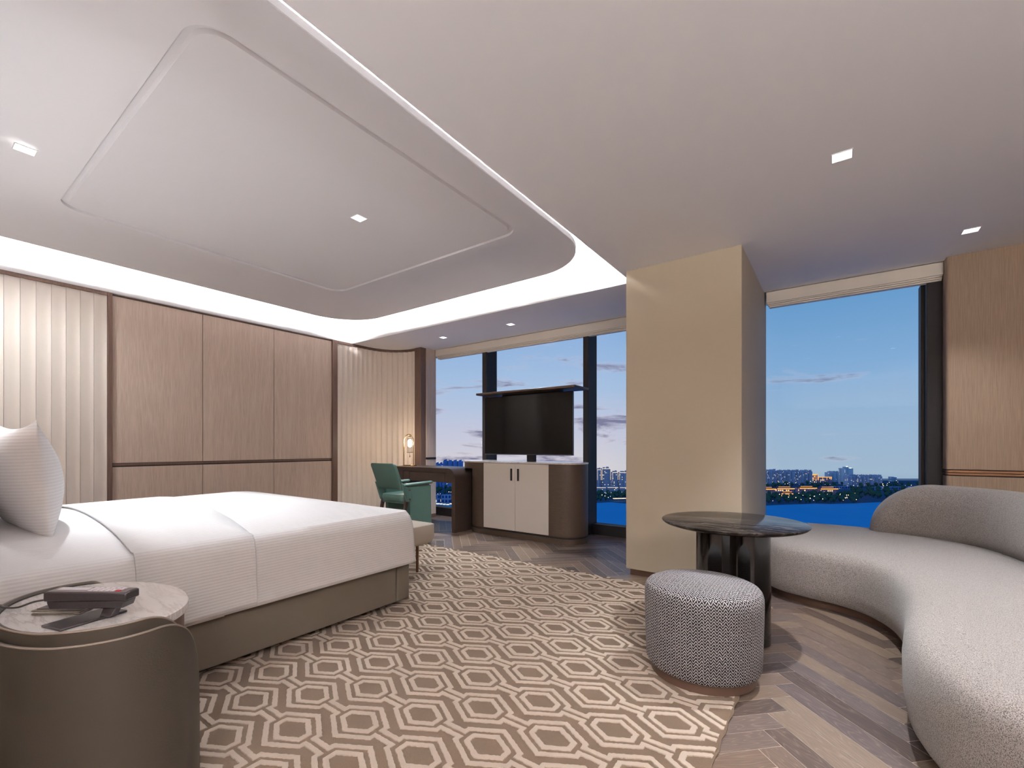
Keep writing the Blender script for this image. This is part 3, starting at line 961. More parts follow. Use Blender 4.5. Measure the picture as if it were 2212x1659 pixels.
def nightstand():
    e = empty('nightstand', (NC.x, NC.y, .016), 'oval leather wrapped nightstand with white marble top beside the bed', 'nightstand')
    o = oval(.322, .216)
    b = B(); loft(b, o, [(.004, .600), (0, .604), (0, .627), (.003, .630)]); b.obj('marble_top', M_marble, e, smooth=35)
    b = B(); loft(b, o, [(.012, .05), (.012, .598)]); b.obj('drum', M_frame, e, smooth=35)
    b = B(); loft(b, o, [(.04, RZT), (.04, .05)]); b.obj('plinth', M_gap, e, smooth=35)

    def shell(name, a, b_, th, z_top, t0, t1, rc, rc0):
        """leather wrap from angle t0 to t1 (degrees), ends cut with a big round corner"""
        n = 110; rs = []; pipe = []
        tot = 0; ang = [t0 + (t1 - t0) * k / n for k in range(n + 1)]

        def pt(deg, d=0):
            t = math.radians(deg); A, Bq = a - d, b_ - d
            return (NC.x + A * math.cos(t) * math.cos(NR) - Bq * math.sin(t) * math.sin(NR), NC.y + A * math.cos(t) * math.sin(NR) + Bq * math.sin(t) * math.cos(NR))
        pos = [Vector(pt(q)) for q in ang]; L = [0]
        for p, q in zip(pos, pos[1:]): L.append(L[-1] + (q - p).length)
        for k, q in enumerate(ang):
            u = min(1, (L[-1] - L[k]) / rc); u0 = min(1, L[k] / rc0)
            zt = z_top + .018 * max(0, 1 - (L[-1] - L[k]) / .45) - (1 - math.sqrt(max(0, 1 - (1 - u) ** 2))) * .42 - (1 - math.sqrt(max(0, 1 - (1 - u0) ** 2))) * .42
            po, pi_ = pt(q), pt(q, th); pm = pt(q, th / 2)
            rs.append([(po[0], po[1], .035), (po[0], po[1], zt - .004), (pm[0], pm[1], zt + .001), (pi_[0], pi_[1], zt - .004), (pi_[0], pi_[1], .035)])
            pipe.append((pt(q, .003)[0], pt(q, .003)[1], zt - .001))
        bb = B(); bb.rings(rs); ob = bb.obj(name, M_nst, e, smooth=50)
        c = B(); c.tube(pipe, .0032, 8); c.obj('piping', M_piping, ob, smooth=60)
        return ob
    shell('outer_wrap', .357, .249, .017, .606, 128 - 360, 49, .22, .2)
    shell('inner_wrap', .3395, .2315, .0165, .638, 132 - 360, 42, .20, .13)
    return e


nightstand()
NZ = .630


def local(o, loc, rz):
    o.location = loc; o.rotation_euler = (0, 0, rz)


def phone():
    z = NZ
    ang = math.atan2(.17, .225)
    c = Vector((-1.838, .372))
    ux, uy = Vector((math.cos(ang), math.sin(ang))), Vector((-math.sin(ang), math.cos(ang)))
    e = empty('telephone', (c.x, c.y, z), 'black slim desk telephone on a foot stand on the nightstand', 'telephone')

    def P3(a, b_, h): p = c + ux * a + uy * b_; return (p.x, p.y, z + h)
    # body, slightly tipped: long axis a (-.125..+.125)
    def slab(nm, a0, a1, b0, b1, h0l, h0r, h1l, h1r, m, taper=0.0, par=None, bev=.003):
        p = [P3(a0 + taper, b0, h0l), P3(a1 - taper, b0, h0r), P3(a1 - taper, b1, h0r), P3(a0 + taper, b1, h0l), P3(a0, b0, h1l), P3(a1, b0, h1r), P3(a1, b1, h1r), P3(a0, b1, h1l)]
        return B().hexa(p).obj(nm, m, par or e, bevel=bev)
    slab('housing', -.125, .118, -.026, .026, .055, .055, .084, .080, M_plastic, 0, None, .004)
    slab('handset', -.120, .112, -.022, .022, .030, .033, .0545, .0545, M_plastic, .008, None, .003)
    slab('faceplate', -.118, .112, -.022, .023, .0837, .0798, .0852, .0812, M_phoneface, 0, None, .0007)
    slab('display', -.105, -.015, -.006, .017, .0848, .0832, .0860, .0844, M_key, 0, None, .0004)
    for i in range(6):
        for j in range(3):
            a0 = -.006 + i * .0165; hh = .0852 - (a0 + .12) / .237 * .004
            m = M_red if (i == 5 and j == 0) else M_key
            slab('button', a0, a0 + .0125, -.014 + j * .0115, -.014 + j * .0115 + .0082, hh - .0005, hh - .0010, hh + .0022, hh + .0017, m, 0, None, .0006)
    # foot stand
    B().hexa([P3(.030, -.016, .004), P3(.066, -.016, .004), P3(.066, .012, .004), P3(.030, .012, .004), P3(.040, -.012, .036), P3(.080, -.012, .036), P3(.080, .012, .036), P3(.040, .012, .036)]).obj('stand_neck', M_plastic, e, bevel=.003)
    # the long foot plate lies more square to the bed
    f0 = Vector((-1.762, .286)); d = (Vector((-1.80, .43)) - f0).normalized(); n_ = Vector((-d.y, d.x))
    q = [f0 - n_ * .0 - d * .0, f0 + d * .165, f0 + d * .165 + n_ * .095, f0 + n_ * .095]
    B().hexa([(p.x, p.y, z + .0005) for p in q] + [(p.x, p.y, z + .007) for p in q]).obj('foot_plate', M_plastic, e, bevel=.003)
    # cord leaves the left end and falls over the back of the nightstand
    s = P3(-.125, -.004, .056)
    pts = spline([s, (-1.992, .268, z + .044), (-2.045, .240, z + .024), (-2.10, .220, z + .018), (-2.15, .215, z + .016)], 8, False)
    b = B(); b.tube(pts, .0032, 8); b.obj('cord', M_plastic, e, smooth=60)


phone()


def notebook():
    a = math.radians(38); c = Vector((-1.985, .345)); u = Vector((math.cos(a), math.sin(a))); v = Vector((-u.y, u.x)); z = NZ
    e = empty('notebook', (c.x, c.y, z), 'small folded leather notebook with dark cover lying behind the telephone', 'notebook')

    def q(a0, a1, b0, b1, h0, h1): return [tuple(c + u * x + v * y) + (z + h,) for h in (h0, h1) for x, y in ((a0, b0), (a1, b0), (a1, b1), (a0, b1))]
    B().hexa(q(-.07, .075, -.05, .05, .0005, .006)).obj('back_cover', M_leather, e, bevel=.002)
    B().hexa(q(-.068, .070, -.047, .047, .006, .0095)).obj('pages', M_white, e, bevel=.001)
    B().hexa(q(-.07, .075, -.05, .05, .0095, .015)).obj('front_cover', M_leather, e, bevel=.002)
    B().hexa(q(-.060, .062, -.042, .042, .015, .0175)).obj('cover_inlay', M_dkwood, e, bevel=.001)


notebook()

# ------------------------------------------------------------------ desk, lamp, chair


def desk():
    e = empty('desk', (-4.78, 4.68, 0), 'dark oak waterfall desk with thin drawers by the left window', 'desk')
    X0, X1, Y0, Y1, T = -5.42, -4.095, 4.41, 4.93, .853
    R = .14
    # waterfall slab: outer profile in XZ swept along y
    outer = [(X0, 0), (X0, T), (X1 - R, T)] + [(X1 - R + R * math.sin(math.radians(a)), T - R + R * math.cos(math.radians(a))) for a in range(10, 91, 10)] + [(X1, 0)]
    inner = [(X1 - .062, 0), (X1 - .062, T - .195), (X1 - .15, T - .195), (X1 - .15, T - .06), (X0 + .30, T - .06), (X0 + .30, 0)]
    prof = outer + inner
    b = B(); n = len(prof)
    b.rings([[(x, y, z) for x, z in prof] for y in (Y0, Y1)], True, True)
    b.obj('frame', M_dkwood, e, smooth=32)
    yy = Y0 + .004
    xs = [X0 + .30, -4.99, -4.29, X1 - .15]
    for a, c in zip(xs, xs[1:]):
        rbox('drawer', a + .002, c - .002, yy, Y1 - .05, T - .192, T - .064, M_dkwood, e, .0015)
    return e


desk()


def table_lamp():
    x, y, z = -5.235, 4.64, .853
    e = empty('table_lamp', (x, y, z), 'brass arched table lamp with a glowing glass tube on the desk', 'lamp')
    b = B(); loft(b, rr(x - .125, x + .125, y - .06, y + .06, .058, 8), [(0, z), (0, z + .013), (.003, z + .016)]); b.obj('base', M_brass, e, smooth=35)
    for s in (-.022, .022):
        w = .108; h = .355
        pts = [(x - w, y + s, z + .012), (x - w, y + s, z + .2)] + [(x - w * math.cos(math.radians(a)), y + s, z + h + w * 1.12 * math.sin(math.radians(a))) for a in range(0, 181, 10)] + [(x + w, y + s, z + .2), (x + w, y + s, z + .012)]
        if s < 0:
            b = B(); b.tube(pts, .0065, 10); b.obj('arch', M_brass, e, smooth=60)
    b = B(); b.lathe([(.006, z + .452), (.022, z + .448), (.024, z + .440), (.006, z + .436)], (x, y), 20)
    b.tube([(x, y - .022, z + .474), (x, y, z + .45)], .005, 8); b.obj('hanger', M_brass, e, smooth=50)
    b = B(); b.lathe([(.046, z + .205), (.046, z + .425), (.0445, z + .425), (.0445, z + .205)], (x, y), 32, caps=False); b.obj('glass_shade', M_clear, e, smooth=40)
    b = B(); b.lathe([(.046, z + .200), (.048, z + .203), (.048, z + .207), (.044, z + .207)], (x, y), 32); b.obj('shade_ring', M_brass, e, smooth=40)
    b = B(); b.lathe([(.008, z + .285), (.026, z + .295), (.031, z + .33), (.031, z + .37), (.024, z + .39), (.010, z + .40)], (x, y), 24); b.obj('bulb', M_bulb, e, smooth=60)
    b = B(); b.tube([(x, y, z + .20), (x, y, z + .165)], .0025, 8); b.lathe([(.001, z + .128), (.009, z + .138), (.009, z + .150), (.005, z + .165)], (x, y), 8); b.obj('pendant', M_chrome, e)
    b = B(); b.tube(spline([(x + .12, y, z + .008), (x + .16, y + .02, z + .012), (x + .20, y + .07, z + .004), (x + .24, y + .16, z + .003)], 6, False), .0025, 8); b.obj('cord', M_plastic, e, smooth=60)
    ld = bpy.data.lights.new('lamp_glow', 'POINT'); ld.energy = 7; ld.color = (1, .8, .58); ld.shadow_soft_size = .03
    lo = bpy.data.objects.new('lamp_glow', ld); COL.objects.link(lo); lo.location = (x, y - .07, z + .34)


table_lamp()


def chair():
    e = empty('desk_chair', (-4.11, 3.6, RZT), 'green leather armchair with solid side panels pulled up to the desk', 'chair')
    XC = -4.115

    def slab_yz(nm, x0, x1, prof, m=M_green, r=.012, par=None):
        b = B(); b.rings([[(x, y, z) for y, z in prof] for x in (x0, x1)]); return b.obj(nm, m, par or e, bevel=r, bseg=4)
    # backrest, reclined
    def back():
        b = B(); rs = []
        o_ = rr(-.205, .205, -.148, .148, .035, 6); th = .042
        for d, t in ((.012, -.5), (.003, -.42), (0, -.25), (0, .25), (.003, .42), (.012, .5)):
            ring = []
            for u, v in o_:
                su = 1 - d / .205; sv = 1 - d / .148
                y = 3.298 - (v * sv) * .40 + t * th + .10 * (u / .2) ** 2 * .12
                ring.append((XC + u * su, y, .812 + v * sv))
            rs.append(ring)
        b.rings(rs); b.obj('backrest', M_green, e, smooth=45)
    back()
    b = B(); b.rings([[(p[0], p[1], z) for p in rr(XC - .185 + d, XC + .185 - d, 3.37 + d, 3.84 - d, .05, 6)] for d, z in ((.02, .525), (.004, .532), (0, .545), (0, .590), (.006, .603), (.03, .610))]); b.obj('seat', M_green, e, smooth=45)
    for s in (-1, 1):
        xi = XC + s * .180; xo = XC + s * .218
        a, c = min(xi, xo), max(xi, xo)
        slab_yz('side_panel', a, c, [(3.50, RZT), (3.80, RZT), (3.785, .695), (3.44, .695)])
        # padded arm
        b = B(); rs = []
        for y, h, w in ((3.375, .010, .018), (3.385, .018, .026), (3.42, .021, .030), (3.70, .020, .030), (3.80, .018, .028), (3.815, .010, .018)):
            cx_ = (a + c) / 2; zc = .712 + (y - 3.4) * .03
            rs.append([(cx_ + w * math.cos(t), y, zc + h * math.sin(t)) for t in [2 * PI * k / 16 for k in range(16)]])
        b.rings(rs); b.obj('armrest', M_green, e, smooth=50)
        # upright strap that joins backrest, seat and panel, with two bolts
        xs = XC + s * .200; x0, x1 = (xs, xs + .028) if s > 0 else (xs - .028, xs)
        x0 += s * .012; x1 += s * .012
        st = slab_yz('bracket', x0, x1, [(3.325, .745), (3.375, .70), (3.425, .685), (3.465, .655), (3.462, .545), (3.44, .522), (3.40, .530), (3.375, .60)], M_green, .008)
        for z in (.658, .553):
            xx = x1 if s > 0 else x0
            b = B(); ring = lambda x, r: [(x, 3.433 + r * math.cos(t), z + r * math.sin(t)) for t in [2 * PI * k / 16 for k in range(16)]]
            b.rings([ring(xx - .003 * s, .013), ring(xx + .004 * s, .012), ring(xx + .006 * s, .006)]); b.obj('bolt', M_bronze, st, smooth=30)
    rbox('rear_rail', XC - .2, XC + .2, 3.40, 3.43, .50, .56, M_green, e, .01)
    for s in (-1, 1):
        B().hexa([(XC + s * .20 - .012, 3.30, RZT), (XC + s * .20 + .012, 3.30, RZT), (XC + s * .20 + .012, 3.325, RZT), (XC + s * .20 - .012, 3.325, RZT), (XC + s * .20 - .015, 3.40, .55), (XC + s * .20 + .015, 3.40, .55), (XC + s * .20 + .015, 3.44, .55), (XC + s * .20 - .015, 3.44, .55)]).obj('leg', M_dkwood_v, e, bevel=.003)


chair()

# ------------------------------------------------------------------ television cabinet


def cabinet():
    e = empty('television_cabinet', (-3.26, 4.85, 0), 'rounded brown lacquer cabinet with two pale doors and white marble top', 'cabinet')
    X0, X1, Y0, Y1 = -4.085, -2.405, 4.60, 5.09
    b = B(); loft(b, rr(X0, X1, Y0, Y1, .235, 14), [(0, .085), (0, .8545)]); b.obj('body', M_brwood, e, smooth=30)
    b = B(); loft(b, rr(-4.225, X1, Y0, Y1, .235, 14), [(0, .8545), (0, .935)]); b.obj('upper_band', M_brwood, e, smooth=30)
    b = B(); loft(b, rr(X0 + .012, X1 - .012, Y0 + .012, Y1 - .012, .225, 14), [(0, .06), (0, .086)]); b.obj('recess', M_gap, e, smooth=30)
    b = B(); loft(b, rr(X0 - .006, X1 + .006, Y0 - .006, Y1 + .006, .24, 14), [(0, 0), (0, .058), (.003, .0605)]); b.obj('plinth', M_brwood, e, smooth=30)
    b = B(); loft(b, rr(-4.232, X1 + .006, Y0 - .006, Y1 + .006, .24, 14), [(.002, .9355), (0, .938), (0, .952), (.002, .9545)]); b.obj('marble_top', M_marble, e, smooth=30)
    for x0, x1, hx in ((-3.755, -3.250, -3.30), (-3.246, -2.765, -3.196)):
        d = rbox('door', x0, x1, Y0 - .010, Y0 + .004, .092, .930, M_doorfab, e, .002)
        rbox('handle', hx - .009, hx + .009, Y0 - .032, Y0 - .012, .72, .87, M_black, d, .002)
    # lift with the lid that rides above the screen
    rbox('lift_post', -3.215, -3.105, 4.80, 4.86, .955, 1.74, M_black, e, .004)
    b = B(); b.hexa([(-3.86, 4.585, 1.802), (-2.40, 4.585, 1.802), (-2.52, 4.92, 1.802), (-3.86, 4.92, 1.802), (-3.86, 4.585, 1.822), (-2.40, 4.585, 1.822), (-2.52, 4.92, 1.822), (-3.86, 4.92, 1.822)])
    b = B(); loft(b, rr(-3.87, -2.40, 4.56, 4.93, .02, 4), [(.002, 1.822), (0, 1.826), (0, 1.846), (.002, 1.848)]); b.obj('lid', M_brwood, e, smooth=30)
    rbox('lid_bracket', -3.60, -2.72, 4.79, 4.87, 1.745, 1.822, M_black, e, .003)
    return e


cabinet()


def tv():
    e = empty('television', (-3.2, 4.74, 1.42), 'black flat television raised on a lift above the pale door cabinet', 'television')
    x0, x1, z0, z1, y = -3.845, -2.512, 1.040, 1.803, 4.725
    rbox('case', x0, x1, y, y + .03, z0, z1, M_bezel, e, .003)
    rbox('rear_housing', x0 + .2, x1 - .2, y + .03, y + .074, z0 + .1, z1 - .1, M_plastic, e, .01)
    B().box(x0 + .004, x1 - .004, y - .0015, y + .001, z0 + .013, z1 - .004).obj('screen', M_screen, e)


tv()

# ------------------------------------------------------------------ sofa
SEAT = [(-.515, 4.45), (-.47, 4.12), (-.36, 3.93), (-.18, 3.835), (.0, 3.775), (.14, 3.675), (.235, 3.52), (.285, 3.32), (.295, 3.05), (.268, 2.75), (.235, 2.45), (.245, 2.18), (.33, 1.93), (.50, 1.73), (.74, 1.60), (1.02, 1.59), (1.28, 1.74), (1.42, 2.02), (1.47, 2.5), (1.46, 3.1), (1.42, 3.7), (1.30, 4.3), (1.10, 4.72), (.80, 5.02), (.45, 5.17), (.10, 5.22), (-.22, 5.20), (-.44, 5.02), (-.52, 4.75)]


def sofa():
    e = empty('curved_sofa', (.6, 3.6, 0), 'large curved pale bouclé sofa with a rounded seat in front of the right window', 'sofa')
    o = resample(spline(SEAT, 10), 260)
    if sum(a[0] * b_[1] - b_[0] * a[1] for a, b_ in zip(o, o[1:] + o[:1])) < 0: o = o[::-1]
    b = B(); loft(b, o, [(.035, .066), (.012, .070), (.0, .090), (-.010, .16), (-.012, .28), (-.006, .345), (.004, .378), (.020, .400), (.042, .413), (.07, .420), (.12, .426), (.20, .430)]); b.obj('seat', M_boucle, e, smooth=60)
    b = B(); loft(b, o, [(.075, 0), (.075, .068)]); b.obj('plinth', M_bronze_dk, e, smooth=60)
    # backrest bolster following a curve; cross-section is a tall rounded hump
    path = spline([(.235, 5.00), (.42, 4.985), (.62, 4.91), (.80, 4.77), (.94, 4.58), (1.03, 4.32), (1.09, 3.98), (1.14, 3.60), (1.18, 3.2), (1.2, 2.85)], 8, False)
    P_ = [Vector(p) for p in path]; L = [0]
    for p, q in zip(P_, P_[1:]): L.append(L[-1] + (q - p).length)
    rs = []; N = 28
    for i, p in enumerate(P_):
        a = P_[max(i - 1, 0)]; c = P_[min(i + 1, len(P_) - 1)]; d = (c - a).normalized(); nn = Vector((d.y, -d.x))
        s = L[i]; se = L[-1] - s
        k = math.sqrt(max(.0, 1 - (1 - min(1, s / .42)) ** 2)); k2 = math.sqrt(max(0, 1 - (1 - min(1, se / .35)) ** 2))
        hh = (.845 - .40) * max(.02, k) * max(.02, k2) ; ww = .165 * max(.12, math.sqrt(max(0, 1 - (1 - min(1, s / .14)) ** 2))) * max(.1, k2)
        ring = []
        for j in range(N):
            t = 2 * PI * j / N; cu, sv = math.cos(t), math.sin(t)
            w = ww * math.copysign(abs(cu) ** .75, cu); h = .395 + hh * (.5 + .5 * math.copysign(abs(sv) ** .8, sv))
            lean = .06 * (h - .4)
            q = p - nn * (w + lean); ring.append((q.x, q.y, h))
        rs.append(ring)
    b = B(); b.rings(rs); b.obj('backrest', M_boucle, e, smooth=70)


sofa()

# ------------------------------------------------------------------ round table and ottoman


def table():
    x, y = -.508, 2.985; zt = .70
    e = empty('round_table', (x, y, 0), 'round dark marble table on a glossy black pedestal between pillar and sofa', 'table')
    r = .402
    b = B(); b.lathe([(r - .10, zt - .038), (r - .05, zt - .030), (r - .012, zt - .018), (r - .002, zt - .009), (r, zt - .004), (r - .002, zt - .001), (r - .004, zt)], (x, y), 96); b.obj('tabletop', M_marble_dk, e, smooth=30)
    for k in range(3):
        t = math.radians(-18 + 120 * k); q = (x + .100 * math.cos(t), y + .100 * math.sin(t))
        b = B(); b.lathe([(.114, RZT), (.114, zt - .037)], q, 64); b.obj('pedestal_column', M_gloss, e, smooth=30)


table()


def ottoman():
    x, y, h = -.551, 2.419, .462
    e = empty('ottoman', (x, y, 0), 'round black and white knit ottoman with a bronze base at the rug corner', 'ottoman')
    r = .277
    prof = [(r - .022, .062), (r - .013, .067), (r - .007, .085), (r - .003, .18), (r, .30), (r + .002, .38), (r + .001, .415), (r - .005, .438), (r - .016, .452), (r - .035, .461), (r - .07, .468), (r - .13, .474), (r - .2, .477), (.01, .478)]
    n = 96; rs = [[(x + q * math.cos(2 * PI * k / n), y + q * math.sin(2 * PI * k / n), z) for k in range(n)] for q, z in prof]
    b = B(); vs = [p for r_ in rs for p in r_]; fs = []; uvs = []
    for i in range(len(rs) - 1):
        for k in range(n):
            j = (k + 1) % n; ids = (i * n + k, i * n + j, (i + 1) * n + j, (i + 1) * n + k); fs.append(ids)
            top = i >= 8
            if top: uvs.append([(vs[q][0] - x, vs[q][1] - y) for q in ids])
            else:
                C = 2 * PI * r; cols = round(C / .025) * .025
                uvs.append([(k / n * cols, vs[ids[0]][2]), ((k + 1) / n * cols, vs[ids[0]][2]), ((k + 1) / n * cols, vs[ids[2]][2]), (k / n * cols, vs[ids[2]][2])])
    b.add(vs, fs, 0, uvs); b.add(rs[-1], [tuple(range(n))], 0, [[(p[0] - x, p[1] - y) for p in rs[-1]]])
    b.obj('cushion', M_knit, e, smooth=50)
    b = B(); b.lathe([(r - .030, RZT), (r - .030, .064)], (x, y), 72); b.obj('base', M_bronze_dk, e, smooth=30)


ottoman()

# ------------------------------------------------------------------ the view: lake, far shore, towers
GZ = -120.0
HT = 1.15 - GZ


def dirn(u):
    """unit world direction (ground plane) of an azimuth, given as tangent units from the view axis"""
    a = (u - 1106) / 973.6
    return Vector((-math.sin(YAW) + a * math.cos(YAW), math.cos(YAW) + a * math.sin(YAW)))


def far(u, v): return dirn(u) * (973.6 * HT / (v - 964))


def tall(v0, v1): return HT * (v0 - v1) / (v0 - 964)


def water_mat():
    m, t, b = new_mat('lake_water')
    b.inputs['Roughness'].default_value = .6; b.inputs['Specular IOR Level'].default_value = 0.0
    co = t.n('ShaderNodeTexCoord').outputs['Object']
    n = t.n('ShaderNodeTexNoise', i={'Vector': co, 'Scale': .012, 'Detail': 4.0})
    t.link(t.mix(n.outputs[0], lin(56, 172, 232), lin(76, 186, 242)), b.inputs['Base Color'])
    n2 = t.n('ShaderNodeTexNoise', i={'Vector': co, 'Scale': .15, 'Detail': 3.0})
    bp = t.n('ShaderNodeBump', i={'Height': n2.outputs[0], 'Strength': .3, 'Distance': 1.0}); t.link(bp.outputs[0], b.inputs['Normal'])
    return m


M_water = water_mat()
M_land = plain('wooded_land', lin(70, 104, 132), 1, spec=0, var=.35, vscale=.03)
M_tree = plain('tree_leaves', lin(60, 98, 84), 1, spec=0, var=.5, vscale=.4)
M_trunk = plain('tree_trunk', lin(50, 48, 50), 1, spec=0)
M_glow_o = emis('roof_glow', lin(255, 176, 84), 1.5)
M_glow_w = emis('street_glow', lin(255, 226, 180), 3.0)
M_glow_b = emis('outline_glow', lin(255, 232, 206), .95)


def facade(name, wall, win, lit, sx=3.2, sz=3.4, p=.93, es=1.1):
    m, t, b = new_mat(name)
    uv = t.n('ShaderNodeUVMap').outputs[0]; sp = t.n('ShaderNodeSeparateXYZ', i={0: uv})
    a = t.m('DIVIDE', sp.outputs[0], sx); c = t.m('DIVIDE', sp.outputs[1], sz)
    fa = t.m('LESS_THAN', t.m('ABSOLUTE', t.m('SUBTRACT', t.m('FRACT', a), .5)), .30); fc = t.m('LESS_THAN', t.m('ABSOLUTE', t.m('SUBTRACT', t.m('FRACT', c), .5)), .30)
    w = t.m('MULTIPLY', fa, fc)
    oi = t.n('ShaderNodeObjectInfo').outputs['Random']
    cell = t.n('ShaderNodeCombineXYZ', i={0: t.m('FLOOR', a), 1: t.m('FLOOR', c), 2: t.m('MULTIPLY', oi, 97.0)})
    wn = t.n('ShaderNodeTexWhiteNoise', i={'Vector': cell.outputs[0]})
    on = t.m('MULTIPLY', t.m('GREATER_THAN', wn.outputs['Value'], p), w)
    bay = t.n('ShaderNodeTexWhiteNoise', i={'Vector': t.n('ShaderNodeCombineXYZ', i={0: t.m('FLOOR', t.m('DIVIDE', a, 2.0)), 1: t.m('MULTIPLY', oi, 31.0)}).outputs[0]})
    wall2 = t.mix(bay.outputs['Value'], wall, tuple(x * .62 for x in wall[:3]) + (1,))
    t.link(t.mix(w, wall2, win), b.inputs['Base Color']); b.inputs['Roughness'].default_value = 1; b.inputs['Specular IOR Level'].default_value = 0
    b.inputs['Emission Color'].default_value = lit
    t.link(t.m('MULTIPLY', on, es), b.inputs['Emission Strength'])
    return m


M_tower = facade('tower_haze_blue', lin(222, 234, 250), lin(136, 158, 206), lin(255, 236, 200), es=.7)  # far facades tinted blue: distance haze put into the colours
M_tower_hazy = facade('tower_hazy', lin(205, 232, 250), lin(170, 208, 238), lin(255, 240, 220), p=.965, es=.6)  # stronger haze painted into wall and window colour
M_tower_white = facade('tower_white', lin(232, 238, 250), lin(110, 122, 176), lin(255, 236, 200), p=.94)
M_tower_deep = facade('tower_deep', lin(140, 186, 245), lin(96, 146, 228), lin(240, 246, 255), p=.97)  # blue of this facade includes painted distance haze
M_palace = facade('palace_wall', lin(230, 200, 220), lin(130, 112, 150), lin(255, 210, 140), 5, 6, .75, 1.2)
M_mansion = facade('mansion_wall', lin(160, 200, 245), lin(50, 86, 150), lin(255, 240, 210), 7, 9, .9)
M_roof = plain('roof_tiles', lin(120, 84, 100), 1, spec=0)
M_bluegrey = plain('pale_concrete', lin(150, 172, 200), 1, spec=0)


FOOT = []      # footprints already built on


def slabm(b, p, q, depth, z0, z1, mi=0):
    """box whose front runs p->q (2D), going back by depth; facade UV in metres"""
    d = (q - p); L = d.length; d = d / L; n = Vector((-d.y, d.x))
    if n.dot(p) < 0: n = -n
    c = [p, q, q + n * depth, p + n * depth]; H_ = z1 - z0
    if z0 < GZ + 11: FOOT.append(((p + q) / 2 + n * depth / 2, d.copy(), L / 2, depth / 2))
    vs = [(k.x, k.y, z) for z in (z0, z1) for k in c]
    Ls = [L, depth, L, depth]; fs = [(0, 1, 5, 4), (1, 2, 6, 5), (2, 3, 7, 6), (3, 0, 4, 7), (4, 5, 6, 7), (3, 2, 1, 0)]
    uvs = [[(0, 0), (l, 0), (l, H_), (0, H_)] for l in Ls] + [[(0, 0)] * 4] * 2
    b.add(vs, fs, mi, uvs)
    return b


struct_land = B()
# lake surface: a broad sheet of real extent
far_l, far_r = -2200, 2200
lk = B(); lk.add([(-2600, 60, GZ - .8), (1700, 60, GZ - .8), (1700, 1500, GZ - .8), (-2600, 1500, GZ - .8)], [(0, 1, 2, 3)])
tag(lk.obj('lake', M_water), 'deep blue lake between the hotel and the lit far shore', 'lake')
# far shore land
shore = [far(u, v) for u, v in ((-300, 1091), (600, 1091), (900, 1090), (1000, 1090), (1180, 1089), (1292, 1085.5), (1320, 1084), (1352, 1087), (1500, 1088), (1650, 1091.5), (1690, 1089.5), (1730, 1088.5), (1760, 1087), (1790, 1088), (1830, 1087), (1900, 1084), (2100, 1082), (2500, 1082))]
horiz = [far(u, 1037) for u in (2500, 2000, 1800, 1600, 1400, 1200, 1000, 800, 500, 200, -300)]
ld_ = B(); top = [(p.x, p.y, GZ - .02) for p in shore + horiz]; n_ = len(top)
ld_.rings([[(p[0], p[1], GZ - 3) for p in top], top], False, True)
land = ld_.obj('far_shore', M_land); tag(land, 'dark wooded flat land on the far side of the lake', 'land')

# apartment towers


def tower_row(u0, u1, vb, vt, n, mat, label, group, cat='building', gap=.12, depth=22, jitter=.6, outline=False, steps=True):
    for k in range(n):
        a = u0 + (u1 - u0) * k / n; b_ = u0 + (u1 - u0) * (k + 1 - gap) / n
        p, q = far(a, vb), far(b_, vb); zt = GZ + tall(vb, vt + random.uniform(-jitter, jitter))
        e = empty('apartment_tower', ((p.x + q.x) / 2, (p.y + q.y) / 2, GZ), label, cat, group)
        bb = B(); slabm(bb, p, q, depth, GZ, zt); m_ = (p + q) / 2; w = (q - p) * .22
        slabm(bb, m_ - w - (q - p) * .12, m_ - w * .3, depth * .6, zt, zt + 3.5)
        o = bb.obj('block', mat, e)
        if steps:
            r = B(); slabm(r, m_ + w * .2, m_ + w * 1.2, depth * .5, zt, zt + 5.0); r.obj('lift_house', mat, e)
            # projecting bay
            dd = (m_ * .0); nrm = -((m_).normalized()) * 3.0
            y_ = B(); slabm(y_, m_ - w * .5 + nrm, m_ + w * .5 + nrm, 3.0, GZ, zt - 3); y_.obj('bay', mat, e)
        if outline:
            t_ = B(); nrm = -(m_.normalized()) * .6; hw = (q - p).normalized() * .9
            for c in (p, q - hw * 1.0): slabm(t_, c + nrm, c + hw + nrm, .5, GZ + 25, zt)
            slabm(t_, p + nrm, q + nrm, .5, zt - 1.2, zt + .3)
            t_.obj('light_outline', M_glow_b, e)


tower_row(1651, 1679, 1045, 1017, 3, M_tower, 'grey blue apartment tower at the left edge of the right window view', 'towers just right of the pillar')
tower_row(1682, 1756, 1045, 1018, 8, M_tower, 'grey blue apartment tower in the long row behind the glowing roofs', 'long row of towers in the right window')
tower_row(1791, 1823, 1041, 1021, 4, M_tower_hazy, 'hazy pale blue tower left of the tall landmark tower', 'hazy far towers')
tower_row(1833, 1907, 1051, 1028.5, 8, M_tower, 'blue apartment tower in the closer row right of the landmark', 'closer row of towers in the right window')
tower_row(1290, 1300, 1056, 1014, 1, M_tower_white, 'pale tower with lit edges, leftmost beside the window post', 'outlined towers left of the pillar', outline=True)
tower_row(1300.5, 1322, 1056, 1012.5, 1, M_tower_white, 'tallest pale tower with lit edges beside the pillar', 'outlined towers left of the pillar', outline=True)
tower_row(1323, 1337, 1055, 1020.5, 1, M_tower_white, 'shorter pale tower with lit edges right of the tallest one', 'outlined towers left of the pillar', outline=True)
tower_row(1338, 1366, 1055, 1020.5, 1, M_tower_white, 'pale tower with lit edges, partly hidden by the pillar', 'outlined towers left of the pillar', outline=True)
tower_row(925, 957, 1052, 1001, 4, M_tower_deep, 'shorter blue tower above the desk, near the veneer return', 'blue towers above the desk', jitter=1.0)
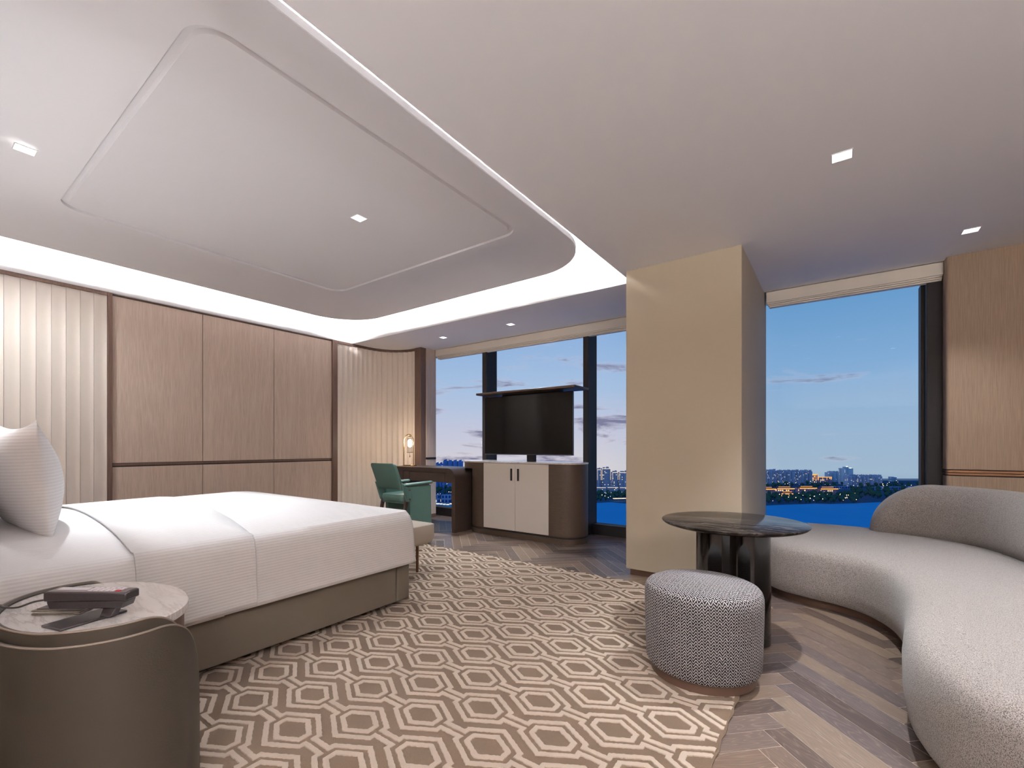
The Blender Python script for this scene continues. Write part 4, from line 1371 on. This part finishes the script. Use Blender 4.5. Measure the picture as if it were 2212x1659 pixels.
tower_row(957, 1000, 1054, 996, 4, M_tower_deep, 'taller blue tower behind the desk, left of the cabinet', 'taller blue towers above the desk', jitter=1.0)
# landmark tower
pl, pr = far(1824, 1047), far(1843, 1047); zt = GZ + tall(1047, 1012)
e_ = empty('landmark_tower', ((pl.x + pr.x) / 2, (pl.y + pr.y) / 2, GZ), 'tallest hazy tower with bright lights on its stepped roof', 'building')
bb = B(); slabm(bb, pl, pr, 26, GZ, zt); slabm(bb, pl + (pr - pl) * .1, pl + (pr - pl) * .45, 12, zt, zt + 5); bb.obj('block', M_tower_hazy, e_)
for k, (a, s_) in enumerate(((.22, 5.5), (.62, .5))):
    q = pl.lerp(pr, a); r = B(); slabm(r, q, q + (pr - pl) * .18, 2, zt + s_, zt + s_ + 1.6); r.obj('roof_light', M_glow_w, e_)
# small distant pair
for k, (u0, u1, v0) in enumerate(((1926, 1931, 1030), (1933, 1937, 1031))):
    p, q = far(u0, 1040), far(u1, 1040)
    tag(slabm(B(), p, q, 14, GZ, GZ + tall(1040, v0)).obj('distant_building', M_tower_hazy), 'tiny far building on the skyline left of the black window jamb', 'building', 'tiny far buildings')


def palace(u0, u1, vb, vt, label, wing=False):
    p, q = far(u0, vb), far(u1, vb); d = (q - p).normalized(); n = Vector((-d.y, d.x)); n = n if n.dot(p) > 0 else -n
    zt = GZ + tall(vb, vt); c = (p + q) / 2
    e = empty('lakeside_hall', (c.x, c.y, GZ), label, 'building', 'glowing halls on the far shore')
    slabm(B(), p, q, 18, GZ, zt).obj('walls', M_palace, e)
    # hipped roof
    o = [p - d * 2 - n * 2, q + d * 2 - n * 2, q + d * 2 + n * 20, p - d * 2 + n * 20]; i_ = [p + d * 5 + n * 6, q - d * 5 + n * 6, q - d * 5 + n * 12, p + d * 5 + n * 12]
    B().rings([[(k.x, k.y, zt) for k in o], [(k.x, k.y, zt + 4.5) for k in i_]]).obj('roof', M_roof, e)
    g = B(); slabm(g, p - d * 2 - n * 2.4, q + d * 2 - n * 2.4, .4, zt - .4, zt + 1.6)
    slabm(g, p + d * 5 + n * 5.2, q - d * 5 + n * 5.2, .4, zt + 3.6, zt + 5.0); g.obj('eaves_light', M_glow_o, e)
    return e


palace(1636, 1674, 1068, 1057, 'low hall with glowing orange eaves just right of the pillar')
palace(1680, 1714, 1067, 1056, 'low hall with glowing orange eaves, second from the pillar')
palace(1728, 1762, 1067, 1055, 'low hall with glowing orange eaves, third from the pillar')
palace(1774, 1808, 1068, 1056.5, 'low hall with glowing orange eaves, farthest from the pillar')
palace(1689, 1718, 1073, 1067, 'small gate hall with one glowing roof line among the trees')
for k, (u0, u1, vb, vt) in enumerate(((1754.5, 1767, 1043, 1024.5), (1768, 1797, 1043, 1030.5))):
    p, q = far(u0, vb), far(u1, vb); zt = GZ + tall(vb, vt); e = empty('lit_block', ((p.x + q.x) / 2, (p.y + q.y) / 2, GZ), ['narrow block with lit orange edges after the long tower row', 'wide block with lit orange roof line after the long tower row'][k], 'building')
    slabm(B(), p, q, 16, GZ, zt).obj('walls', M_palace, e)
    g = B(); nn = -(p.normalized()) * .8; slabm(g, p + nn, q + nn, .4, zt - 1, zt + .8)
    for s_ in range(4): r = p.lerp(q, s_ / 3.2); slabm(g, r + nn, r + nn + (q - p).normalized() * .9, .4, GZ + 10, zt)
    g.obj('edge_light', M_glow_o, e)
# low rows
def low_row(u0, u1, vb, vt, n, mat, label, group, roof=None):
    for k in range(n):
        a = u0 + (u1 - u0) * k / n; b_ = u0 + (u1 - u0) * (k + .86) / n; p, q = far(a, vb), far(b_, vb); zt = GZ + tall(vb, vt + random.uniform(-.8, .8))
        e = empty('low_building', ((p.x + q.x) / 2, (p.y + q.y) / 2, GZ), label, 'building', group)
        slabm(B(), p, q, 14, GZ, zt).obj('walls', mat, e)
        if roof: g = B(); nn = -(p.normalized()) * .6; slabm(g, p + nn, q + nn, .4, zt - .8, zt + .4); g.obj('roof_line', roof, e)


low_row(1890, 1998, 1058, 1052, 12, M_mansion, 'pale low house in the far right of the right window view', 'pale low houses')
low_row(1800, 1838, 1057, 1051, 3, M_mansion, 'pale low hall behind the glowing halls', 'pale low halls')
low_row(1286, 1366, 1068, 1052.5, 3, M_tower_white, 'long low block with a lit roof line under the outlined towers', 'podium blocks left of the pillar', M_glow_b)
low_row(930, 1000, 1087, 1070, 3, M_mansion, 'pale blue arcaded building seen under the desk', 'pale buildings seen under the desk')
low_row(935, 1000, 1091, 1088.6, 9, M_mansion, 'small lit quay pavilion seen under the desk', 'quay pavilions', M_glow_w)
# bridge by the pillar
p, q = far(1326, 1083), far(1372, 1082)
br = B(); slabm(br, p, q, 6, GZ + 5, GZ + 6.5); tag(br.obj('footbridge', M_glow_b), 'pale lit footbridge over the water just left of the pillar', 'bridge')
# flat deck of elevated road on the right
p, q = far(1885, 1043), far(2010, 1043); tag(slabm(B(), p, q, 12, GZ + 10, GZ + 13).obj('elevated_road', M_bluegrey), 'long pale elevated road on the right skyline', 'road')


# trees of the far shore: one tree, copied
def make_tree():
    e = empty('shore_tree', (0, 0, GZ), 'dark leafy tree on the far shore', 'tree', 'trees along the far shore')
    t_ = B(); t_.tube([(0, 0, GZ), (0, 0, GZ + 5)], .5, 6); t_.obj('trunk', M_trunk, e)
    bm = bmesh.new(); bmesh.ops.create_icosphere(bm, subdivisions=2, radius=1)
    for v in bm.verts:
        k = 1 + random.uniform(-.22, .2); v.co = Vector((v.co.x * 4.1 * k, v.co.y * 4.1 * k, v.co.z * 4.8 * k + GZ + 7.2))
    me = bpy.data.meshes.new('crown'); bm.to_mesh(me); bm.free(); me.materials.append(M_tree)
    o = bpy.data.objects.new('crown', me); COL.objects.link(o); o.parent = e; o.matrix_parent_inverse = e.matrix_basis.inverted()
    return e


def free_spot(p, r):
    for c, d, hx, hy in FOOT:
        v = p - c; a = abs(v.dot(d)) - hx; b_ = abs(v.x * d.y - v.y * d.x) - hy
        if max(a, b_) < r: return False
    return True


def find_spot(u0, u1, v0, v1, r):
    for _ in range(40):
        p = far(rt_.uniform(u0, u1), rt_.uniform(v0, v1))
        if free_spot(p, r): FOOT.append((p, Vector((1, 0)), r * .95, r * .95)); return p
    return None


tree0 = make_tree(); rt_ = random.Random(5); placed = 0
spans = [(1651, 1850, 1071, 1087, 120), (1651, 1990, 1048, 1056, 60), (1840, 1960, 1058, 1078, 60), (1288, 1360, 1069, 1083, 34), (938, 1000, 1056, 1068, 18)]
first_t = True
for u0, u1, v0, v1, n in spans:
    for k in range(n):
        s_ = rt_.uniform(.75, 1.2); p = find_spot(u0, u1, v0, v1, 5.0 * s_)
        if p is None: continue
        if first_t: t_ = tree0; t_.location = (p.x, p.y, GZ); first_t = False
        else: t_ = dup(tree0, (p.x, p.y, GZ))
        t_.scale = (s_, s_, s_ * rt_.uniform(.8, 1.15))


# street lights
def make_light():
    e = empty('shore_lamp', (0, 0, GZ), 'warm street lamp on the far shore', 'street lamp', 'street lamps on the far shore')
    B().tube([(0, 0, GZ), (0, 0, GZ + 10)], .18, 6).obj('post', M_trunk, e)
    b = B(); b.lathe([(.1, GZ + 10), (.85, GZ + 10.6), (.85, GZ + 11.4), (.1, GZ + 12)], (0, 0), 8); b.obj('globe', M_glow_w, e)
    return e


l0 = make_light(); first_t = True
for u0, u1, v0, v1, n in ((1652, 1850, 1070, 1088, 44), (1651, 1800, 1045, 1052, 18), (1800, 1990, 1040, 1060, 26), (1288, 1352, 1070, 1084, 14), (938, 1000, 1062, 1088, 10)):
    for k in range(n):
        s_ = rt_.uniform(.45, .95); p = find_spot(u0, u1, v0, v1, 1.0)
        if p is None: continue
        if first_t: t_ = l0; t_.location = (p.x, p.y, GZ); first_t = False
        else: t_ = dup(l0, (p.x, p.y, GZ))
        t_.scale = (s_, s_, s_)
